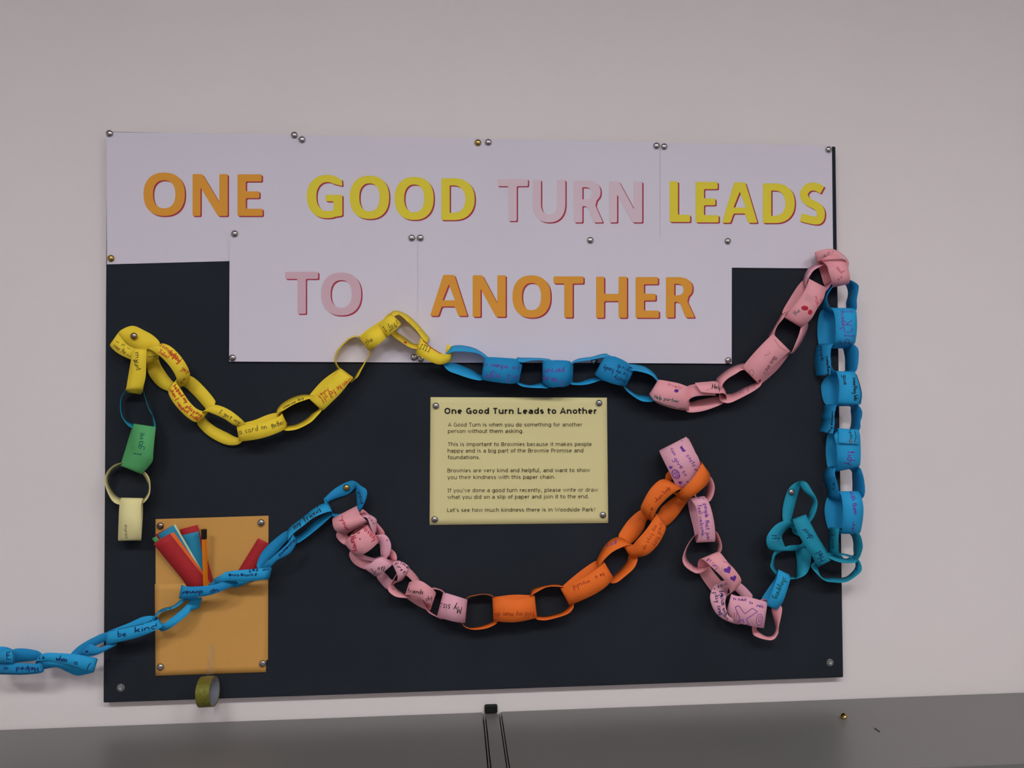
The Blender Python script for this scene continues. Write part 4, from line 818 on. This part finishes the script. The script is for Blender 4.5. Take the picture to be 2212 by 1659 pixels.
link('12', 'pink', [(710,282,34,530,370,34),(800,390,42,620,450,44),(900,500,44,740,570,46),(955,610,38,800,660,40),(880,710,28,820,755,30),(800,740,14,700,790,12),(760,650,6,620,730,6),(640,500,5,480,530,5),(600,420,8,458,430,8),(640,300,20,480,360,24)],
     ink=[('p','f',heart(800,480,46,-.5)),('p','f',heart(865,575,38,-.3)),('p','f',heart(910,655,32,-.5)),('p','l',[(745,380),(800,400),(830,440)],.0006),('p','t',690,450,590,345,45,'Lets all',.0010)], tape=[(690,430,770,440,760,520,690,510)], look='pink paper link with purple hearts')
link('12', 'pink', [(430,80,30,455,60,12),(340,200,32,365,180,6),(288,340,32,325,290,5),(310,430,32,350,375,5),(400,500,28,430,440,6),(480,515,24,500,450,8),(600,440,16,620,400,10),(715,285,26,670,280,10),(735,200,30,682,190,6),(700,90,30,655,110,6),(660,40,24,640,60,12),(540,10,22,540,30,14)],
     ink=[('p','t',310,370,420,490,28,'~ . ~',.0008)])
link('13', 'palepink', [(685,830,32,855,806,32),(745,910,40,905,880,42),(778,1030,42,945,1010,44),(790,1180,42,970,1160,42),(765,1322,32,972,1308,32),(750,1290,14,940,1290,14),(725,1160,5,900,1160,5),(690,1020,4,870,1020,4),(662,880,6,840,860,6),(670,840,20,840,810,20)],
     ink=[('p','t',845,890,880,1290,50,'people that join',.0012),('p','t',775,900,820,1260,48,'feel welcome,',.0010),('p','t',755,825,845,835,35,'now',.0010)])
link('13', 'pink', [(900,560,24,870,600,10),(962,660,30,880,690,8),(958,770,30,868,770,8),(905,862,26,850,812,10),(800,860,18,780,840,12),(720,740,14,740,700,8),(780,580,14,790,560,8)])
link('13', 'palepink', [(340,292,30,650,130,30),(390,400,40,720,260,42),(450,520,42,790,380,44),(535,690,34,830,560,30),(600,740,20,860,620,18),(560,640,8,830,540,8),(450,440,5,760,330,5),(370,300,6,680,160,6),(350,280,18,655,140,18)],
     ink=[('p','f',[(545,180),(600,165),(640,285),(605,300),(575,250)]),('p','t',465,260,500,335,48,'can',.0011),('p','t',500,375,580,490,60,'give',.0011),('p','t',590,530,630,575,50,'to',.0011),('p','t',645,340,720,465,52,'costs',.0011),('p','t',735,505,765,530,40,'n',.0011),
          ('p','f',heart(468,472,22)),('p','f',heart(575,645,24)),('p','l',blob(525,550,55,38,1.0)+[(555,596)],.0013),('p','l',[(490,520),(560,600)],.0009),('p','l',[(500,545),(560,520)],.0009),('p','l',[(515,585),(575,560)],.0009),('p','l',[(515,505),(570,585)],.0009),('p','t',645,640,670,650,30,'o')], look='large pale pink paper link reading can give to, with a purple smile')
# --- orange run
link('13', 'orange', [(820,420,42,915,560,36),(770,520,50,890,650,46),(700,620,52,790,750,50),(600,715,46,680,825,44),(520,760,28,600,850,28),(430,700,8,500,760,8),(405,600,5,470,660,5),(440,520,4,520,560,4),(600,420,3,700,520,3),(760,400,14,860,500,14)])
link('13', 'orange', [(380,605,42,568,722,46),(250,700,48,440,810,50),(150,870,44,320,940,48),(130,960,34,270,1060,36),(220,1060,18,300,1120,18),(310,1010,8,410,1140,8),(370,920,6,510,1060,8),(480,830,6,610,930,8),(580,750,8,670,820,10),(520,660,18,620,730,18)],
     ink=[('o','t',300,880,470,710,50,'when help',.0010),('o','t',240,1040,270,930,40,'me',.0009)])
link('13', 'orange', [(300,1005,34,400,1110,32),(250,1090,40,410,1180,42),(180,1190,42,330,1340,44),(90,1290,40,210,1460,42),(20,1360,32,95,1492,32),(-80,1350,20,0,1480,20),(-126,1263,12,10,1350,12),(-90,1180,6,60,1305,6),(4,1053,5,154,1183,5),(134,953,6,214,1053,8),(230,960,20,330,1040,20)],
     ink=[('o','t',380,1040,270,1360,55,'helped tidy',.0008),('o','t',290,1130,150,1400,50,'my toys up',.0008)])
link('14', 'orange', [(1580,720,30,1520,690,14),(1640,645,34,1610,525,12),(1720,580,34,1700,442,12),(1830,530,32,1790,425,14),(1900,515,26,1880,480,14),(1960,560,20,1930,520,14),(1990,650,26,1890,600,10),(1950,770,30,1865,700,6),(1830,880,32,1790,790,6),(1740,942,30,1700,870,8),(1660,930,22,1640,880,12),(1560,800,22,1540,760,14)],
     ink=[('p','t',1640,545,1770,485,60,'Jour',.0010)])
link('14', 'orange', [(1125,1005,28,1225,1190,28),(1260,940,38,1380,1130,40),(1400,870,42,1530,1055,42),(1500,800,40,1640,975,40),(1600,720,28,1702,890,28),(1590,700,14,1690,860,14),(1510,695,5,1620,850,5),(1380,775,4,1500,930,4),(1240,885,4,1360,1050,4),(1145,970,8,1240,1130,8),(1115,990,18,1210,1170,18)],
     ink=[('o','t',1440,905,1250,975,60,'would',.0010),('o','t',1600,830,1500,870,45,'be a')])
link('14', 'orange', [(785,1095,26,765,1075,10),(855,1040,30,805,1010,8),(960,990,30,950,970,6),(1080,985,30,1080,960,6),(1160,1005,26,1150,990,10),(1240,1080,22,1230,1050,12),(1262,1190,26,1210,1190,8),(1235,1260,30,1190,1225,6),(1165,1308,32,1110,1278,6),(1000,1357,32,960,1320,6),(900,1368,32,850,1318,6),(820,1342,26,800,1300,8),(760,1230,22,760,1200,12)])
link('14', 'orange', [(345,1115,28,355,1368,28),(450,1110,38,450,1388,38),(620,1135,40,620,1388,40),(795,1100,28,822,1345,28),(790,1085,14,810,1320,14),(580,1078,5,600,1340,5),(400,1098,5,410,1340,5),(350,1105,16,355,1350,16)],
     ink=[('o','t',810,1280,360,1285,65,'told my mum da',.0010)])
link('14', 'orange', [(30,1130,24,40,1118,8),(150,1085,26,150,1078,5),(270,1075,26,270,1070,4),(380,1125,22,350,1100,8),(430,1250,20,430,1230,12),(400,1385,24,350,1370,8),(290,1452,30,225,1425,5),(160,1475,30,120,1448,4),(60,1462,28,50,1445,5),(-10,1410,24,-10,1400,8),(-60,1300,20,-50,1280,12)], look='orange paper link seen edge on, next to the pink links')
# --- pink lower left
link('15', 'palepink', [(1235,1155,30,1172,1385,30),(1300,1175,40,1260,1410,40),(1380,1195,40,1340,1430,40),(1442,1215,30,1420,1440,30),(1450,1215,16,1425,1430,16),(1340,1180,5,1300,1400,5),(1240,1150,8,1190,1380,8)],
     ink=[('b','t',1405,1285,1200,1250,75,'My siss',.0014)])
link('15', 'pink', [(1090,1130,26,1110,1105,8),(1170,1120,28,1180,1108,5),(1240,1160,24,1240,1145,8),(1290,1260,20,1290,1240,12),(1230,1400,24,1220,1380,8),(1150,1375,28,1150,1358,5),(1075,1325,24,1090,1310,8),(1030,1220,20,1040,1200,12)], look='thin pink paper link seen edge on')
link('15', 'pink', [(920,1045,30,872,1175,30),(1000,1035,40,960,1182,42),(1090,1085,42,1060,1235,44),(1155,1150,32,1110,1282,32),(1130,1180,14,1090,1320,14),(1030,1150,5,1000,1285,5),(920,1080,6,890,1215,8),(900,1060,18,865,1190,18)],
     ink=[('b','t',885,1150,1035,1165,45,'friends',.0012),('b','t',1060,1225,1120,1225,45,'cht',.0011)])
link('15', 'pink', [(870,985,16,905,920,8),(930,1040,18,1000,1030,8),(960,1110,22,980,1090,14),(900,1190,26,920,1160,16),(855,1200,32,865,1165,14),(765,1185,34,790,1120,14),(700,1120,32,755,1070,14),(750,1030,26,770,980,14),(810,960,18,830,920,10)],
     ink=[('b','t',730,1120,850,1180,30,'~ - ~',.0010)])
link('15', 'palepink', [(790,845,30,730,880,30),(860,870,38,770,940,40),(905,920,40,790,990,42),(870,985,34,785,1045,34),(820,1040,20,760,1050,20),(740,1030,10,700,1120,10),(690,980,6,630,1060,6),(660,940,6,590,990,6),(700,880,16,650,920,16)],
     ink=[('b','t',760,880,850,970,35,'first',.0011),('b','t',810,865,890,925,30,'the',.0010)])
link('15', 'palepink', [(485,925,30,580,995,30),(510,890,38,640,970,40),(590,830,42,700,920,42),(645,808,36,738,885,36),(640,800,16,730,860,16),(560,830,6,640,930,6),(480,900,12,570,970,12)],
     ink=[('b','t',515,950,570,970,40,'(N',.0010),('b','t',600,930,660,940,45,'ot)',.0012)])
link('15', 'pink', [(330,770,10,460,760,6),(370,870,8,480,810,4),(485,930,10,560,850,6),(600,930,16,640,860,10),(740,880,22,720,820,12),(782,840,28,700,800,16),(775,780,28,690,740,16),(730,735,24,660,700,14),(600,660,12,560,680,6),(430,700,8,470,720,5)])
link('15', 'pink', [(290,690,28,390,800,30),(325,625,38,460,785,42),(410,572,42,540,735,44),(492,510,36,606,668,38),(500,500,16,600,640,16),(400,540,6,500,700,6),(300,650,12,380,770,12)],
     ink=[('R','t',335,625,380,755,60,'Harvey',.0016),('R','t',460,540,570,660,60,'lovely',.0014),('R','f',blob(432,638,8,8)),('R','t',360,600,430,585,30,'xx')])
link('15', 'palepink', [(580,600,30,590,610,28),(675,600,36,610,650,30),(726,680,36,622,700,30),(720,770,34,630,790,28),(670,835,28,640,800,24),(560,850,14,580,820,10),(420,820,8,450,780,5),(400,720,8,430,700,5),(450,620,8,480,600,5),(520,590,14,540,580,8)],
     ink=[('R','f',blob(690,650,7,7))])
link('15', 'pink', [(172,440,26,400,326,26),(168,470,38,430,400,40),(185,540,42,460,430,44),(240,588,36,495,465,38),(300,590,16,500,480,16),(220,540,6,450,420,6),(185,450,10,410,340,10)],
     ink=[('R','t',245,450,300,560,50,'your',.0015),('R','f',blob(264,425,6,6))])
link('15', 'pink', [(430,380,30,450,420,20),(470,362,32,500,430,20),(590,480,34,540,500,20),(670,600,30,600,600,18),(560,690,16,560,660,10),(400,720,10,400,680,6),(290,695,16,340,640,8),(225,645,16,310,590,8),(208,585,14,300,560,6),(300,480,10,320,480,6)])
link('15', 'palepink', [(450,430,40,500,400,34),(500,440,42,580,440,36),(530,520,40,592,490,34),(560,600,30,580,590,24),(480,560,10,520,560,6),(400,460,14,430,430,8)],
     ink=[('b','t',510,430,560,500,30,'yes',.0006)])
# --- blue tail to the left
link('15', 'blue', [(90,275,18,150,330,14),(105,235,8,135,285,6),(200,150,4,220,245,4),(320,88,3,320,210,3),(380,85,10,390,150,8),(440,130,24,390,190,14),(495,172,28,398,230,18),(490,255,26,402,300,18),(430,365,20,400,320,14),(300,420,16,280,390,10),(170,420,16,170,390,10)],
     ink=[('b','t',410,185,440,300,45,'you',.0014)])
link('16', 'lightblue', [(1705,770,34,1690,680,20),(1760,695,38,1730,615,20),(1870,610,40,1850,525,22),(2000,510,40,2000,405,22),(2180,445,30,2130,352,18),(2200,490,22,2190,420,8),(2170,520,20,2170,450,6),(2030,645,20,2000,560,5),(1890,755,20,1880,670,5),(1800,808,20,1780,735,6),(1720,800,24,1700,740,12)],
     ink=[('b','t',1775,650,2070,450,75,'my friend',.0016)])
link('16', 'blue', [(1745,725,38,1795,800,36),(1690,810,40,1720,920,40),(1560,930,40,1570,1005,40),(1430,1040,36,1500,1080,36),(1370,1100,24,1420,1160,24),(1340,1060,10,1400,1120,10),(1375,950,6,1440,1030,6),(1460,840,5,1560,920,5),(1610,710,5,1660,810,5),(1690,665,8,1740,740,8),(1740,680,22,1790,770,22)],
     ink=[('k','t',1600,960,1780,780,45,'someone',.0015)])
link('16', 'lightblue', [(925,1175,38,905,1255,38),(1010,1130,42,1030,1238,42),(1200,1110,44,1220,1245,44),(1400,1092,44,1380,1228,44),(1492,1085,36,1465,1218,36),(1500,1090,20,1480,1200,20),(1350,1120,8,1350,1200,8),(1150,1160,8,1150,1300,8),(1000,1200,8,1050,1310,8),(850,1220,10,900,1300,10)],
     ink=[('k','t',1345,1155,1020,1160,45,'someone',.0014),('k','t',1480,1095,1250,1105,45,'up set',.0012)])
link('16', 'blue', [(490,1283,40,463,1440,40),(570,1302,44,600,1430,44),(800,1288,46,810,1398,46),(940,1250,42,980,1335,42),(1050,1200,22,1130,1255,22),(900,1200,10,950,1260,10),(780,1285,10,800,1340,10),(600,1320,8,600,1420,8),(500,1300,16,480,1430,16)],
     ink=[('k','t',730,1350,490,1350,50,'dinner',.0017),('k','t',900,1335,810,1345,50,'up',.0015)])
link('17', 'lightblue', [(720,110,16,690,215,16),(610,130,22,600,255,24),(500,235,28,560,300,30),(360,350,32,440,400,34),(265,415,30,340,468,30),(215,420,18,250,490,18),(150,360,8,180,400,6),(190,300,10,195,328,22),(255,240,6,265,272,24),(390,200,6,400,232,24),(470,135,8,485,180,24),(540,110,8,560,140,20)],
     ink=[('k','t',245,275,370,235,22,'mum in',.0010)])
link('18', 'lightblue', [(1245,340,36,1220,480,36),(1400,295,42,1400,447,42),(1600,258,42,1600,395,42),(1775,208,32,1840,290,34),(1790,180,18,1850,260,18),(1740,160,6,1760,260,6),(1620,172,5,1620,300,5),(1480,235,5,1480,360,5),(1330,295,8,1330,440,8),(1240,330,20,1225,460,20)],
     ink=[('k','t',1345,400,1435,385,65,'be',.0015),('k','t',1540,350,1775,300,65,'kind',.0017),('b','l',[(1255,330),(1450,290),(1640,250),(1750,205)],.0007)])
link('18', 'blue', [(800,598,10,880,640,10),(900,500,6,960,560,6),(1050,412,5,1090,500,5),(1200,348,6,1225,440,8),(1290,350,14,1290,450,14),(1320,420,26,1330,490,26),(1230,480,34,1280,515,34),(1130,520,40,1110,600,40),(1020,480,42,1000,620,42),(930,560,36,900,610,32),(850,600,22,880,660,22)],
     ink=[('k','f',blob(990,565,16,14)),('k','l',[(1010,590),(1080,600)],.0008)])
link('18', 'lightblue', [(440,625,32,415,680,36),(520,582,42,560,672,44),(700,585,44,750,712,46),(900,602,44,920,760,46),(1098,642,36,1055,795,38),(1080,680,20,1040,810,20),(980,720,8,880,840,10),(800,680,8,760,795,10),(620,640,8,640,745,10),(480,630,10,470,770,10),(430,640,20,420,720,22)],
     ink=[('k','t',440,640,510,650,40,'Iz',.0012),('k','t',635,665,755,690,70,'when',.0015),('k','t',840,705,880,715,50,'a',.0014),('k','l',[(985,775),(1010,720),(1035,695)],.0012),('b','l',[(420,680),(560,675),(740,712),(920,760)],.0007)])
link('18', 'blue', [(435,700,36,480,805,36),(300,700,42,300,828,42),(100,695,42,100,828,42),(-30,690,30,-30,820,30),(-50,640,14,-50,760,14),(60,580,8,60,720,8),(200,530,6,200,690,6),(380,545,6,380,670,6),(465,580,12,450,660,12),(480,640,24,490,740,24)],
     ink=[('k','t',430,740,190,745,55,'Helped',.0014),('k','t',100,745,40,745,40,'a',.0012),('b','l',[(5,815),(250,822),(470,795)],.0007)])
link('18', 'lightblue', [(-60,560,30,-60,690,30),(50,545,48,50,690,48),(148,560,46,155,690,46),(150,545,26,158,670,24),(60,512,8,60,620,8),(-60,515,8,-60,620,8)],
     ink=[('k','t',80,660,125,655,90,'E',.0013),('k','l',[(140,560),(155,600),(150,640),(158,688)],.0010),('k','l',[(70,600),(110,590)],.0010)])
